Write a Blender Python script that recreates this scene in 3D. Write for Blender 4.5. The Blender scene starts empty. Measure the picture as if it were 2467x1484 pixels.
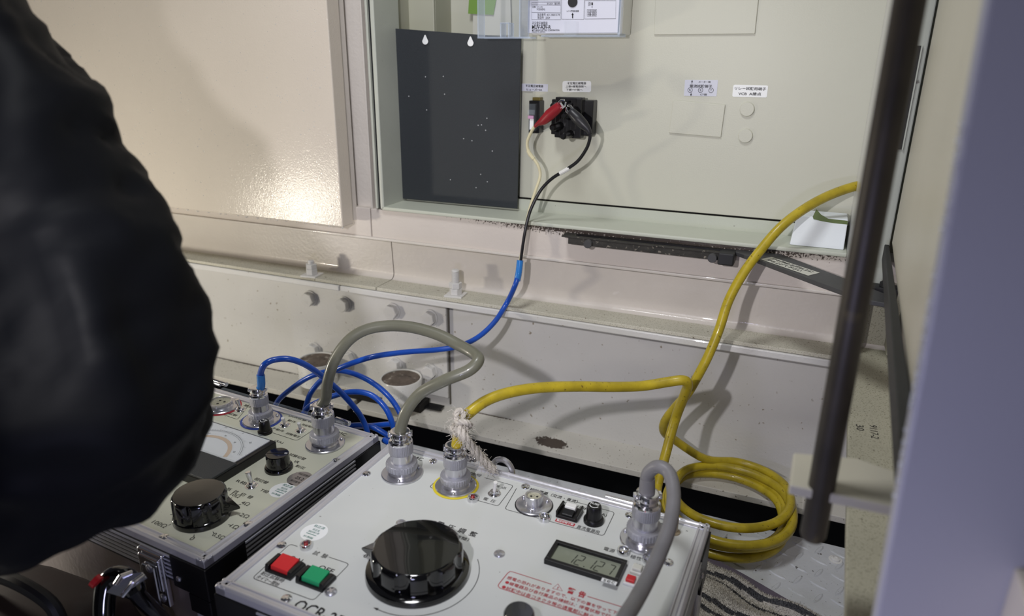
import bpy, bmesh, math, random
from mathutils import Vector, Matrix
random.seed(7)
S = bpy.context.scene
C = S.collection
PI = math.pi

# ------------------------------------------------------------------ camera
FPX, PITCH, ROLL, YAW = 1699.0, 0.340626, 0.0093143, -0.39706
CX, CY = 1233.5, 742.0
CAM = Vector((0.0, 0.0, 0.62))

def ray(px, py):
    """world direction of a reference pixel; one unit of optical depth long"""
    x, y, z = px - CX, py - CY, FPX
    cr, sr = math.cos(-ROLL), math.sin(-ROLL)
    x, y = cr * x - sr * y, sr * x + cr * y
    cp, sp = math.cos(PITCH), math.sin(PITCH)
    r, f, u = x, z * cp - y * sp, -z * sp - y * cp
    c, s = math.cos(YAW), math.sin(YAW)
    return Vector((r * c + f * s, -r * s + f * c, u)) / FPX

def Pz(px, py, z):
    d = ray(px, py); return CAM + d * ((z - CAM.z) / d.z)
def Py(px, py, y):
    d = ray(px, py); return CAM + d * ((y - CAM.y) / d.y)
def Px(px, py, x):
    d = ray(px, py); return CAM + d * ((x - CAM.x) / d.x)
def Pd(px, py, depth):
    return CAM + ray(px, py) * depth

fwd = ray(CX, CY).normalized()
right = (ray(CX + 100, CY) - ray(CX, CY)).normalized()
up = -(ray(CX, CY + 100) - ray(CX, CY)).normalized()
cam = bpy.data.cameras.new('camera'); co = bpy.data.objects.new('camera', cam); C.objects.link(co)
co.matrix_world = Matrix(((right.x, up.x, -fwd.x, CAM.x), (right.y, up.y, -fwd.y, CAM.y), (right.z, up.z, -fwd.z, CAM.z), (0, 0, 0, 1)))
cam.sensor_width = 36.0; cam.lens = 36.0 * FPX / 2467.0
cam.clip_start = 0.02; cam.clip_end = 50
cam.dof.use_dof = True; cam.dof.focus_distance = 0.88; cam.dof.aperture_fstop = 5.0
S.camera = co
S.view_settings.view_transform = 'Standard'; S.view_settings.look = 'None'
S.view_settings.exposure = -0.16; S.view_settings.gamma = 1.0; S.view_settings.use_curve_mapping = False

# ------------------------------------------------------------------ world and lights
w = bpy.data.worlds.new('night'); S.world = w; w.use_nodes = True
bg = w.node_tree.nodes['Background']; bg.inputs[0].default_value = (0.55, 0.57, 0.66, 1); bg.inputs[1].default_value = 0.10

def lamp(name, loc, power, col, radius=0.02, kind='POINT', size=None, aim=None, spread=None):
    l = bpy.data.lights.new(name, kind); l.energy = power; l.color = col
    if kind == 'AREA':
        l.shape = 'DISK'; l.size = size
        if spread: l.spread = spread
    else:
        l.shadow_soft_size = radius
    o = bpy.data.objects.new(name, l); C.objects.link(o); o.location = loc
    if aim is not None:
        o.rotation_euler = (Vector(aim) - Vector(loc)).to_track_quat('-Z', 'Y').to_euler()
    return o
lamp('lantern_light', (-1.22, 0.38, 0.235), 10.0, (1.0, 0.92, 0.78), 0.035)
tl_ = lamp('hand_torch_light', (-0.22, 0.0, 0.66), 17.0, (1.0, 0.965, 1.0), 0.010, kind='SPOT', aim=(-0.42, 1.0, 0.42))
tl_.data.spot_size = math.radians(86); tl_.data.spot_blend = 0.9
lamp('bounce_fill_light', (-0.10, -0.05, 0.32), 2.8, (0.62, 0.62, 1.0), 0.03)  # added bluish fill, standing in for bounce onto the near door edge
lamp('overhead_work_light', (-0.42, 0.36, 1.55), 8.5, (0.97, 0.98, 1.0), kind='AREA', size=0.30, aim=(-0.5, 0.75, 0.2))

# ------------------------------------------------------------------ materials
def lin(c):
    return tuple(((x / 255.0) / 12.92 if x / 255.0 <= 0.04045 else ((x / 255.0 + 0.055) / 1.055) ** 2.4) for x in c)

def pmat(name, col, rough=0.5, metal=0.0, bump=0.0, bscale=300.0, var=0.0, vscale=8.0, specks=None, coat=0.0, trans=0.0, ior=1.45, sheen=0.0, emit=None, stretch=None, alpha=1.0, spec=0.5, patches=None):
    m = bpy.data.materials.new(name); m.use_nodes = True
    nt = m.node_tree; N = nt.nodes; L = nt.links
    b = N['Principled BSDF']
    c = lin(col)
    b.inputs['Base Color'].default_value = (*c, 1); b.inputs['Roughness'].default_value = rough
    b.inputs['Metallic'].default_value = metal; b.inputs['Coat Weight'].default_value = coat
    b.inputs['Transmission Weight'].default_value = trans; b.inputs['IOR'].default_value = ior
    b.inputs['Sheen Weight'].default_value = sheen; b.inputs['Alpha'].default_value = alpha
    b.inputs['Specular IOR Level'].default_value = spec
    if emit: b.inputs['Emission Color'].default_value = (*lin(emit[0]), 1); b.inputs['Emission Strength'].default_value = emit[1]
    tc = N.new('ShaderNodeTexCoord'); vec = tc.outputs['Object']
    if stretch:
        mp = N.new('ShaderNodeMapping'); mp.inputs['Scale'].default_value = stretch; L.new(vec, mp.inputs[0]); vec = mp.outputs[0]
    last = None
    if var > 0:
        n = N.new('ShaderNodeTexNoise'); n.inputs['Scale'].default_value = vscale; n.inputs['Detail'].default_value = 5
        L.new(vec, n.inputs['Vector'])
        r = N.new('ShaderNodeValToRGB'); e = r.color_ramp.elements
        e[0].position = 0.3; e[1].position = 0.7
        e[0].color = (*[x * (1 - var) for x in c], 1); e[1].color = (*[min(1, x * (1 + var * 0.5)) for x in c], 1)
        L.new(n.outputs['Fac'], r.inputs[0]); last = r.outputs[0]
    for sp in ([specks] if specks and not isinstance(specks[0], (list, tuple)) else (specks or [])):
        sc, th, sc_col = sp[:3]
        n = N.new('ShaderNodeTexNoise'); n.inputs['Scale'].default_value = sc; n.inputs['Detail'].default_value = 3
        L.new(vec, n.inputs['Vector'])
        r = N.new('ShaderNodeValToRGB'); e = r.color_ramp.elements
        e[0].position = th; e[1].position = th + (sp[3] if len(sp) > 3 else 0.04); e[0].color = (0, 0, 0, 1); e[1].color = (1, 1, 1, 1)
        L.new(n.outputs['Fac'], r.inputs[0])
        mx = N.new('ShaderNodeMix'); mx.data_type = 'RGBA'
        L.new(r.outputs[0], mx.inputs[0])
        if last: L.new(last, mx.inputs[6])
        else: mx.inputs[6].default_value = (*c, 1)
        mx.inputs[7].default_value = (*lin(sc_col), 1); last = mx.outputs[2]
    # stains with a place of their own: (centre, radii, colour, noise scale, strength)
    for (cen, rad, scol, nsc, thr) in (patches or []):
        geo = N.new('ShaderNodeTexCoord')
        mp = N.new('ShaderNodeMapping'); mp.vector_type = 'POINT'
        mp.inputs['Location'].default_value = [-cen[i] / rad[i] for i in range(3)]
        mp.inputs['Scale'].default_value = [1 / rad[i] for i in range(3)]
        L.new(geo.outputs['Object'], mp.inputs[0])
        ln = N.new('ShaderNodeVectorMath'); ln.operation = 'LENGTH'; L.new(mp.outputs[0], ln.inputs[0])
        n = N.new('ShaderNodeTexNoise'); n.inputs['Scale'].default_value = nsc; n.inputs['Detail'].default_value = 6; L.new(geo.outputs['Object'], n.inputs['Vector'])
        a = N.new('ShaderNodeMath'); a.operation = 'MULTIPLY_ADD'; a.inputs[1].default_value = -1.0; a.inputs[2].default_value = thr
        L.new(ln.outputs['Value'], a.inputs[0])
        s2 = N.new('ShaderNodeMath'); s2.operation = 'ADD'; L.new(a.outputs[0], s2.inputs[0]); L.new(n.outputs['Fac'], s2.inputs[1])
        r = N.new('ShaderNodeMapRange'); r.inputs['From Min'].default_value = 0.5; r.inputs['From Max'].default_value = 0.62
        L.new(s2.outputs[0], r.inputs['Value'])
        mx = N.new('ShaderNodeMix'); mx.data_type = 'RGBA'; L.new(r.outputs[0], mx.inputs[0])
        if last: L.new(last, mx.inputs[6])
        else: mx.inputs[6].default_value = (*c, 1)
        mx.inputs[7].default_value = (*lin(scol), 1); last = mx.outputs[2]
    if last: L.new(last, b.inputs['Base Color'])
    if bump > 0:
        n = N.new('ShaderNodeTexNoise'); n.inputs['Scale'].default_value = bscale; n.inputs['Detail'].default_value = 3
        L.new(vec, n.inputs['Vector'])
        bp = N.new('ShaderNodeBump'); bp.inputs['Strength'].default_value = bump; bp.inputs['Distance'].default_value = 0.001
        L.new(n.outputs['Fac'], bp.inputs['Height']); L.new(bp.outputs[0], b.inputs['Normal'])
    return m

M = {}
M['cream'] = pmat('cream_paint', (214, 205, 193), 0.38, bump=0.35, bscale=420, var=0.05, vscale=6, specks=(60, 0.72, (186, 176, 162), 0.1), coat=0.25)
M['cream_wet'] = pmat('wet_cream_paint', (214, 205, 192), 0.17, bump=0.35, bscale=420, var=0.04, vscale=5)
M['pinkish'] = pmat('pinkish_paint', (211, 205, 197), 0.36, bump=0.5, bscale=180, var=0.06, vscale=9, coat=0.3)
M['base'] = pmat('base_paint', (211, 210, 207), 0.34, bump=0.35, bscale=260, var=0.06, vscale=7, specks=(140, 0.70, (150, 140, 125), 0.05), coat=0.3)
M['dusty'] = pmat('dusty_paint', (196, 193, 178), 0.75, bump=0.5, bscale=900, var=0.10, vscale=14, specks=[(700, 0.56, (156, 152, 134), 0.08), (160, 0.68, (120, 112, 96), 0.05)])
M['dusty_side'] = pmat('dusty_greenish_paint', (178, 175, 155), 0.8, bump=0.5, bscale=900, var=0.14, vscale=10, specks=[(650, 0.56, (138, 136, 116), 0.08), (180, 0.70, (84, 78, 64), 0.04)])
M['foot'] = pmat('grimy_foot_plate', (200, 197, 188), 0.6, bump=0.4, bscale=500, var=0.10, vscale=11, specks=[(260, 0.66, (110, 98, 82), 0.05)])
M['panel'] = pmat('instrument_panel_paint', (196, 196, 181), 0.42, bump=0.12, bscale=600, var=0.03, vscale=4)
M['sill'] = pmat('sill_paint', (194, 198, 184), 0.5, bump=0.2, bscale=500, var=0.05, vscale=9, specks=(170, 0.74, (120, 118, 104), 0.04))
M['frame'] = pmat('frame_paint', (186, 190, 180), 0.4, bump=0.15, bscale=400, var=0.10, vscale=10, specks=(90, 0.70, (120, 118, 112), 0.08))
M['inside'] = pmat('inside_paint', (178, 178, 160), 0.45, var=0.05, vscale=5)
M['lilac'] = pmat('door_edge_paint', (186, 185, 190), 0.45, bump=0.15, bscale=500, var=0.04, vscale=5)
M['door'] = pmat('door_paint', (200, 195, 178), 0.4, bump=0.2, bscale=400, var=0.06, vscale=6)
M['black_board'] = pmat('matt_black_board', (43, 48, 53), 0.45, bump=0.7, bscale=1400, var=0.25, vscale=900)
M['black'] = pmat('black_plastic', (16, 16, 18), 0.32)
M['gloss'] = pmat('gloss_black_bakelite', (9, 9, 10), 0.10, coat=0.6)
M['rubber'] = pmat('black_rubber', (30, 31, 33), 0.55, var=0.2, vscale=40)
M['rail'] = pmat('dirty_black_rail', (50, 48, 44), 0.7, bump=0.6, bscale=300, var=0.4, vscale=60, specks=(200, 0.62, (120, 114, 104), 0.08))
M['arm'] = pmat('grey_black_bar', (66, 66, 67), 0.5, bump=0.2, bscale=300, var=0.12, vscale=30)
M['chrome'] = pmat('chrome', (222, 222, 226), 0.12, 1.0)
M['nickel'] = pmat('nickel_plate', (200, 200, 206), 0.24, 0.85)
M['knurl'] = pmat('knurled_nickel', (176, 177, 186), 0.34, 0.85, bump=0.9, bscale=1500)
M['alu'] = pmat('aluminium_extrusion', (206, 206, 212), 0.32, 0.5, bump=0.15, bscale=300, stretch=(1, 1, 1))
M['alu_sheet'] = pmat('anodised_sheet', (150, 138, 134), 0.38, 0.7, bump=0.2, bscale=200, var=0.1, vscale=8)
M['case_panel1'] = pmat('test_panel_greenish', (205, 206, 188), 0.45, var=0.05, vscale=7, specks=(220, 0.735, (150, 148, 130), 0.03))
M['case_panel2'] = pmat('test_panel_grey', (206, 209, 206), 0.42, var=0.04, vscale=7, specks=(200, 0.735, (150, 150, 146), 0.03))
M['ink'] = pmat('panel_ink', (34, 34, 36), 0.5)
M['redink'] = pmat('red_ink', (178, 44, 56), 0.5)
M['tealink'] = pmat('teal_ink', (60, 128, 118), 0.5)
M['white'] = pmat('white_label', (238, 240, 240), 0.45)
M['lilac_label'] = pmat('lilac_white_label', (206, 208, 220), 0.5)
M['silver_label'] = pmat('silver_label', (160, 156, 156), 0.35, 0.7)
M['white_plastic'] = pmat('white_plastic', (222, 222, 218), 0.35)
M['relay_face'] = pmat('relay_face_print', (216, 218, 230), 0.4)
M['clear'] = pmat('clear_plastic', (214, 226, 236), 0.04, alpha=0.09, coat=0.0)
M['clear_edge'] = pmat('clear_plastic_edge', (206, 220, 240), 0.08, alpha=0.36)
M['red_btn'] = pmat('red_button', (200, 40, 44), 0.35)
M['green_btn'] = pmat('green_button', (30, 150, 98), 0.35)
M['red_lens'] = pmat('red_lens', (150, 14, 24), 0.1, coat=0.8)
M['red_rubber'] = pmat('red_rubber_boot', (142, 28, 38), 0.42, var=0.1, vscale=60)
M['black_rubber'] = pmat('black_rubber_boot', (38, 38, 41), 0.38)
M['blue_cable'] = pmat('blue_cable', (24, 78, 178), 0.30, var=0.1, vscale=30, coat=0.2, specks=(120, 0.74, (110, 130, 150), 0.05))
M['sky_tube'] = pmat('light_blue_tube', (42, 122, 200), 0.25, coat=0.3)
M['grey_cable'] = pmat('olive_grey_cable', (104, 104, 90), 0.36, var=0.10, vscale=40, coat=0.2)
M['grey_cable2'] = pmat('grey_cable_sheath', (118, 117, 119), 0.42, var=0.10, vscale=60)
M['yellow_cable'] = pmat('yellow_cable', (178, 158, 36), 0.38, var=0.24, vscale=55, coat=0.15, specks=[(300, 0.66, (120, 100, 30), 0.05), (70, 0.70, (140, 118, 34), 0.1)])
M['white_wire'] = pmat('cream_wire', (214, 206, 170), 0.45)
M['black_wire'] = pmat('black_wire', (26, 26, 30), 0.35)
M['rope'] = pmat('frayed_rope', (196, 190, 180), 0.9, bump=0.8, bscale=900, var=0.2, vscale=120)
M['towel'] = pmat('towel_pile', (196, 191, 180), 0.95, var=0.2, vscale=70)
M['towel_dark'] = pmat('towel_stripe', (74, 74, 76), 0.95, var=0.3, vscale=80)
M['hem'] = pmat('towel_hem', (96, 88, 100), 0.8, bump=0.4, bscale=600)
M['deck'] = pmat('checker_plate_deck', (200, 203, 206), 0.40, 0.0, bump=0.5, bscale=160, var=0.10, vscale=12, specks=[(120, 0.67, (92, 88, 84), 0.05), (330, 0.70, (110, 106, 100), 0.03)], coat=0.2)
M['rust_top'] = pmat('rusty_mortar_top', (104, 92, 82), 0.65, bump=0.8, bscale=220, var=0.5, vscale=45, specks=[(90, 0.60, (160, 152, 140), 0.1), (160, 0.64, (60, 50, 42), 0.06)])
M['pipe'] = pmat('white_pipe', (222, 221, 216), 0.28, bump=0.3, bscale=300, coat=0.4, var=0.04, vscale=12)
M['jacket'] = pmat('black_nylon_jacket', (6, 7, 10), 0.58, bump=0.1, bscale=40, sheen=0.0, spec=0.07)
M['trousers'] = pmat('dark_work_trousers', (26, 28, 40), 0.8)
M['skin'] = pmat('skin', (196, 150, 124), 0.5)
M['green_tape'] = pmat('green_tape', (120, 156, 72), 0.5)
M['olive_tape'] = pmat('olive_green_tape', (96, 112, 64), 0.5)
M['paper'] = pmat('paper_tag', (206, 206, 196), 0.7)
M['foam'] = pmat('white_foam_box', (224, 230, 234), 0.6, bump=0.2, bscale=200, var=0.03, vscale=20)
M['lcd'] = pmat('lcd_glass', (132, 138, 122), 0.18, coat=0.5)
M['lcd_ink'] = pmat('lcd_segments', (58, 62, 56), 0.4)
M['amber'] = pmat('amber_post', (150, 136, 112), 0.25, coat=0.4)
M['meter_face'] = pmat('meter_scale_face', (222, 224, 226), 0.35)
M['tan'] = pmat('tan_scale_band', (206, 178, 148), 0.5)
M['brass'] = pmat('brass_tab', (120, 108, 60), 0.4, 0.6)
M['pink'] = pmat('pink_tab', (196, 150, 184), 0.4)
M['ground'] = pmat('dark_ground', (20, 20, 22), 0.9)
M['rod'] = pmat('worn_black_rod', (60, 54, 46), 0.45, 0.2, var=0.4, vscale=25, specks=(24, 0.62, (150, 138, 96), 0.15))
M['blue_ring'] = pmat('blue_ring_print', (40, 66, 150), 0.4)
M['red_ring'] = pmat('red_ring_print', (170, 44, 56), 0.4)
M['yellow_ring'] = pmat('yellow_ring_print', (222, 204, 50), 0.4)
M['water'] = pmat('water', (235, 238, 240), 0.03, alpha=0.30, ior=1.33)
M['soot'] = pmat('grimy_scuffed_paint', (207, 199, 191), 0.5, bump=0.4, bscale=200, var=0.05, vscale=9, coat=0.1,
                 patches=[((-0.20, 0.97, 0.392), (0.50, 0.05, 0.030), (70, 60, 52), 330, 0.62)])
M['gap_shade'] = pmat('recess_shade', (24, 22, 20), 0.9)  # near-black colour that stands in for shade inside gaps
M['seam'] = pmat('grey_seam', (96, 92, 84), 0.9)  # grey strip colour for the seam beside the splice plate
M['boot'] = pmat('dark_red_bag', (40, 22, 22), 0.8, var=0.4, vscale=12, specks=(9, 0.55, (60, 58, 56), 0.1))

# ------------------------------------------------------------------ mesh building
def catmull(pts, sub=8, closed=False):
    pts = [Vector(p) for p in pts]; n = len(pts); out = []
    rng = range(n) if closed else range(n - 1)
    for i in rng:
        if closed: p0, p1, p2, p3 = pts[(i - 1) % n], pts[i], pts[(i + 1) % n], pts[(i + 2) % n]
        else: p0, p1, p2, p3 = pts[max(i - 1, 0)], pts[i], pts[i + 1], pts[min(i + 2, n - 1)]
        for k in range(sub):
            t = k / sub
            out.append(0.5 * ((2 * p1) + (-p0 + p2) * t + (2 * p0 - 5 * p1 + 4 * p2 - p3) * t * t + (-p0 + 3 * p1 - 3 * p2 + p3) * t ** 3))
    if not closed: out.append(pts[-1])
    return out

class MB:
    def __init__(s): s.v = []; s.f = []
    def add(s, vs, fs, mat=None):
        k = len(s.v)
        s.v += [(mat @ Vector(v)) if mat is not None else Vector(v) for v in vs]
        s.f += [tuple(i + k for i in f) for f in fs]
        return s
    def box(s, x0, x1, y0, y1, z0, z1, mat=None):
        return s.add([(x0, y0, z0), (x1, y0, z0), (x1, y1, z0), (x0, y1, z0), (x0, y0, z1), (x1, y0, z1), (x1, y1, z1), (x0, y1, z1)],
                     [(0, 3, 2, 1), (4, 5, 6, 7), (0, 1, 5, 4), (1, 2, 6, 5), (2, 3, 7, 6), (3, 0, 4, 7)], mat)
    def prism(s, poly, z0, z1, mat=None):
        n = len(poly)
        vs = [(p[0], p[1], z0) for p in poly] + [(p[0], p[1], z1) for p in poly]
        fs = [tuple(range(n - 1, -1, -1)), tuple(range(n, 2 * n))] + [(i, (i + 1) % n, n + (i + 1) % n, n + i) for i in range(n)]
        return s.add(vs, fs, mat)
    def extrude_x(s, poly, x0, x1, mat=None):     # poly of (y,z)
        n = len(poly)
        vs = [(x0, p[0], p[1]) for p in poly] + [(x1, p[0], p[1]) for p in poly]
        fs = [tuple(range(n - 1, -1, -1)), tuple(range(n, 2 * n))] + [(i, (i + 1) % n, n + (i + 1) % n, n + i) for i in range(n)]
        return s.add(vs, fs, mat)
    def lathe(s, prof, n=32, mat=None, teeth=0.0):
        vs = []; fs = []
        for (r, z) in prof:
            for i in range(n):
                a = 2 * PI * i / n; rr = r * (1 - (teeth if i % 2 else 0))
                vs.append((rr * math.cos(a), rr * math.sin(a), z))
        m = len(prof)
        for j in range(m - 1):
            for i in range(n):
                fs.append((j * n + i, j * n + (i + 1) % n, (j + 1) * n + (i + 1) % n, (j + 1) * n + i))
        if prof[0][0] > 1e-6: fs.append(tuple(range(n - 1, -1, -1)))
        if prof[-1][0] > 1e-6: fs.append(tuple(range((m - 1) * n, m * n)))
        return s.add(vs, fs, mat)
    def cyl(s, r, z0, z1, n=24, mat=None): return s.lathe([(r, z0), (r, z1)], n, mat)
    def tube(s, pts, r, n=10, closed=False, mat=None):
        pts = [Vector(p) for p in pts]; m = len(pts)
        rr = r if isinstance(r, (list, tuple)) else [r] * m
        t0 = (pts[1] - pts[0]).normalized(); nrm = t0.orthogonal().normalized()
        vs = []; fs = []
        for i, p in enumerate(pts):
            if closed: t = (pts[(i + 1) % m] - pts[i - 1]).normalized()
            else: t = (pts[min(i + 1, m - 1)] - pts[max(i - 1, 0)]).normalized()
            nrm = (nrm - t * nrm.dot(t)).normalized(); b = t.cross(nrm)
            for k in range(n):
                a = 2 * PI * k / n; vs.append(p + (nrm * math.cos(a) + b * math.sin(a)) * rr[i])
        for i in range(m - 1 + (1 if closed else 0)):
            for k in range(n):
                a0 = i * n; b0 = ((i + 1) % m) * n
                fs.append((a0 + k, a0 + (k + 1) % n, b0 + (k + 1) % n, b0 + k))
        if not closed: fs += [tuple(range(n - 1, -1, -1)), tuple(range((m - 1) * n, m * n))]
        return s.add(vs, fs, mat)
    def ribbon(s, pts, wd, up=Vector((0, 0, 1)), closed=False, mat=None):
        pts = [Vector(p) for p in pts]; m = len(pts); vs = []; fs = []
        for i, p in enumerate(pts):
            if closed: t = pts[(i + 1) % m] - pts[i - 1]
            else: t = pts[min(i + 1, m - 1)] - pts[max(i - 1, 0)]
            sd = up.cross(t).normalized() * wd / 2
            vs += [p - sd, p + sd]
        for i in range(m - 1 + (1 if closed else 0)):
            a = 2 * i; b = 2 * ((i + 1) % m); fs.append((a, b, b + 1, a + 1))
        return s.add(vs, fs, mat)
    def sphere(s, c, r, n=12, mat=None, squash=1.0):
        prof = [(max(1e-5, r * math.sin(PI * k / n)), -r * squash * math.cos(PI * k / n)) for k in range(n + 1)]
        mm = Matrix.Translation(Vector(c))
        return s.lathe(prof, 2 * n, (mat @ mm) if mat is not None else mm)
    def mesh(s, name, mat, smooth=35, bevel=0.0, seg=2):
        me = bpy.data.meshes.new(name); me.from_pydata([tuple(v) for v in s.v], [], s.f)
        bm = bmesh.new(); bm.from_mesh(me)
        bmesh.ops.recalc_face_normals(bm, faces=bm.faces)
        if bevel > 0:
            smooth = min(smooth, 32)
            es = [e for e in bm.edges if len(e.link_faces) == 2 and e.calc_face_angle(0) > 0.5]
            bmesh.ops.bevel(bm, geom=es, offset=bevel, segments=seg, profile=0.5, affect='EDGES', clamp_overlap=True)
        if smooth:
            for f in bm.faces: f.smooth = True
            for e in bm.edges:
                if len(e.link_faces) == 2:
                    an = e.calc_face_angle(0)
                    if an > math.radians(smooth): e.smooth = False
                    elif bevel > 0 and an > 0.03:
                        a0, a1 = e.link_faces[0].calc_area(), e.link_faces[1].calc_area()
                        if max(a0, a1) > 5 * min(a0, a1): e.smooth = False
        bm.to_mesh(me); bm.free()
        if mat is not None: me.materials.append(mat)
        return me
    def build(s, name, mat, parent=None, loc=None, **k):
        me = s.mesh(name, mat, **k)
        return link(name, me, parent, loc)

def link(name, me, parent=None, loc=None, rot=None):
    o = bpy.data.objects.new(name, me); C.objects.link(o)
    if parent is not None: o.parent = parent
    if loc is not None: o.location = loc
    if rot is not None: o.rotation_euler = rot
    return o
def dup(o, loc, rot=None, parent=None):
    c = o.copy(); C.objects.link(c); c.parent = parent or o.parent; c.location = loc
    if rot is not None: c.rotation_euler = rot
    for ch in list(o.children):
        d = ch.copy(); C.objects.link(d); d.parent = c
    return c
def tag(o, label=None, cat=None, group=None, kind=None):
    if label: o['label'] = label
    if cat: o['category'] = cat
    if group: o['group'] = group
    if kind: o['kind'] = kind
    return o
def thing(name, loc, label, cat, group=None, rz=0.0):
    o = bpy.data.objects.new(name, None); C.objects.link(o); o.location = loc; o.rotation_euler = (0, 0, rz)
    o.empty_display_size = 0.02
    return tag(o, label, cat, group)
def struct(name, mb, mat, parent=None, label=None, cat=None, **k):
    o = mb.build(name, mat, parent, **k)
    if parent is None: tag(o, label, cat, kind='structure')
    return o
def T(x, y, z): return Matrix.Translation((x, y, z))
def rebase(o_pts, base): return [Vector(p) - Vector(base) for p in o_pts]

_txt = {}
def text_data(s, bold=0.0):
    key = (s, bold)
    if key not in _txt:
        cu = bpy.data.curves.new('t', 'FONT'); cu.body = s; cu.size = 1.0; cu.resolution_u = 2; cu.fill_mode = 'FRONT'; cu.offset = bold
        o = bpy.data.objects.new('t', cu); C.objects.link(o)
        dg = bpy.context.evaluated_depsgraph_get(); ev = o.evaluated_get(dg)
        me = bpy.data.meshes.new_from_object(ev)
        vs = [v.co.copy() for v in me.vertices]; fs = [tuple(p.vertices) for p in me.polygons]
        bpy.data.objects.remove(o); bpy.data.meshes.remove(me); bpy.data.curves.remove(cu)
        if vs:
            x0 = min(v.x for v in vs); x1 = max(v.x for v in vs); y0 = min(v.y for v in vs); y1 = max(v.y for v in vs)
            cxx, cyy = (x0 + x1) / 2, (y0 + y1) / 2
            vs = [Vector((v.x - cxx, v.y - cyy, 0)) for v in vs]; wd, hh = x1 - x0, y1 - y0
        else: wd = hh = 1.0
        _txt[key] = (vs, fs, wd, hh)
    return _txt[key]
def put_text(mb, s, centre, xdir, ydir, width=None, height=None, bold=0.0):
    vs, fs, wd, hh = text_data(s, bold)
    sx = width / wd if width else height / hh
    sy = height / hh if height else sx
    X = Vector(xdir).normalized() * sx; Y = Vector(ydir).normalized() * sy; c = Vector(centre)
    mb.add([c + X * v.x + Y * v.y for v in vs], fs)
# ================================================================== SETTING
# ---- deck
deck = struct('floor', MB().box(-1.45, 0.128, -0.35, 0.905, -0.008, 0.0), M['deck'], bevel=0.0008)
deck['label'] = 'painted checker plate deck under the test cases'
loz = MB()
prof = [(0.0125, 0), (0.008, 0.0024), (0, 0.0031), (-0.008, 0.0024), (-0.0125, 0), (-0.008, -0.0024), (0, -0.0031), (0.008, -0.0024)]
vs = [(x, y, 0) for x, y in prof] + [(x * 0.72, y * 0.55, 0.0013) for x, y in prof]
loz.add(vs, [tuple(range(8, 16))] + [(i, (i + 1) % 8, 8 + (i + 1) % 8, 8 + i) for i in range(8)])
lozm = loz.mesh('tread_lozenge', M['deck'])
rest = MB(); cnt = 0
P_ = 0.0245
for i in range(-56, 7):
    for j in range(-12, 38):
        x = i * P_ + 0.006; y = j * P_ + 0.004
        if x < -1.42 or x > 0.115 or y > 0.893 or y < -0.3: continue
        a = math.radians(62 if (i + j) % 2 else -28) + 0.05
        vis = (x > -0.05 and y > 0.42) or (y > 0.65 and x > -0.75)
        if vis and cnt < 290:
            link('tread_lozenge', lozm, deck, (x, y, 0.0), (0, 0, a)); cnt += 1
        elif y > 0.2 or x > -0.05:
            rest.add(vs, [tuple(range(8, 16))] + [(k, (k + 1) % 8, 8 + (k + 1) % 8, 8 + k) for k in range(8)], T(x, y, 0) @ Matrix.Rotation(a, 4, 'Z'))
r_ = rest.build('tread_lozenge_field', M['deck'], deck); r_['kind'] = 'stuff'
p = Pz(2012, 1350, 0)
MB().lathe([(0.0085, 0), (0.0085, 0.0014), (0.006, 0.0016), (0.0055, 0.0034), (0.003, 0.0044), (0.0028, 0.003), (0, 0.003)], 24).build('deck_screw', M['white_plastic'], deck, loc=p)
struct('floor_2', MB().box(-4, 4, -3, 4, -0.75, -0.74), M['ground'])['label'] = 'dark ground far below the deck gap'

# ---- channel base of the housing
YW = 1.003; ZF = 0.030; ZL = 0.242
xs = Pz(835, 985, ZF).x
base = struct('baseboard_back', MB().box(-1.6, 0.14, YW, YW + 0.01, ZF, ZL), M['base'])
base['label'] = 'cream painted steel channel web along the foot of the housing'
MB().box(-1.6, xs - 0.006, 0.930, YW + 0.01, 0.020, ZF).build('foot_plate', M['foot'], base, bevel=0.001)
MB().box(xs + 0.006, 0.14, 0.930, YW + 0.01, 0.020, ZF).build('foot_plate', M['foot'], base, bevel=0.001)
# worn through patch and grime on the foot plate are stains of its own
M['foot_worn'] = pmat('worn_foot_plate', (200, 197, 188), 0.6, bump=0.4, bscale=500, var=0.08, vscale=11, specks=[(260, 0.66, (110, 98, 82), 0.05)],
    patches=[(tuple(Pz(1328, 1066, ZF)), (0.030, 0.016, 0.02), (72, 62, 54), 190, 1.0), (tuple(Pz(1180, 1000, ZF)), (0.12, 0.006, 0.02), (80, 70, 60), 300, 0.45), (tuple(Pz(610, 879, ZF)), (0.20, 0.007, 0.02), (70, 62, 54), 240, 0.62)])
for ch in base.children:
    ch.data.materials[0] = M['foot_worn']
# splice plate
xa = Py(705, 800, 0.995).x; xb = Py(1077, 850, 0.995).x
spl = MB().box(xa, xb, 0.994, YW, 0.050, 0.236).build('splice_plate', M['base'], base, bevel=0.001)
MB().box(xb + 0.0005, xb + 0.0024, 0.999, YW - 0.0002, 0.036, ZL).build('seam_gap', M['seam'], base)
hb = MB()
hexp = [(0.0135 * math.cos(PI / 3 * k), 0.0135 * math.sin(PI / 3 * k)) for k in range(6)]
hb.lathe([(0.0150, 0), (0.0150, 0.0028)], 28); hb.prism(hexp, 0.0028, 0.0125)
hb.lathe([(0.0117, 0.0125), (0.0112, 0.0130), (0, 0.0130)], 24)
txd = MB(); put_text(txd, '10.9', (0, -0.004, 0.0132), (1, 0, 0), (0, 1, 0), height=0.0038); hb.add(txd.v, txd.f)
hexm = hb.mesh('hex_bolt', M['base'], bevel=0.0006)
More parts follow.
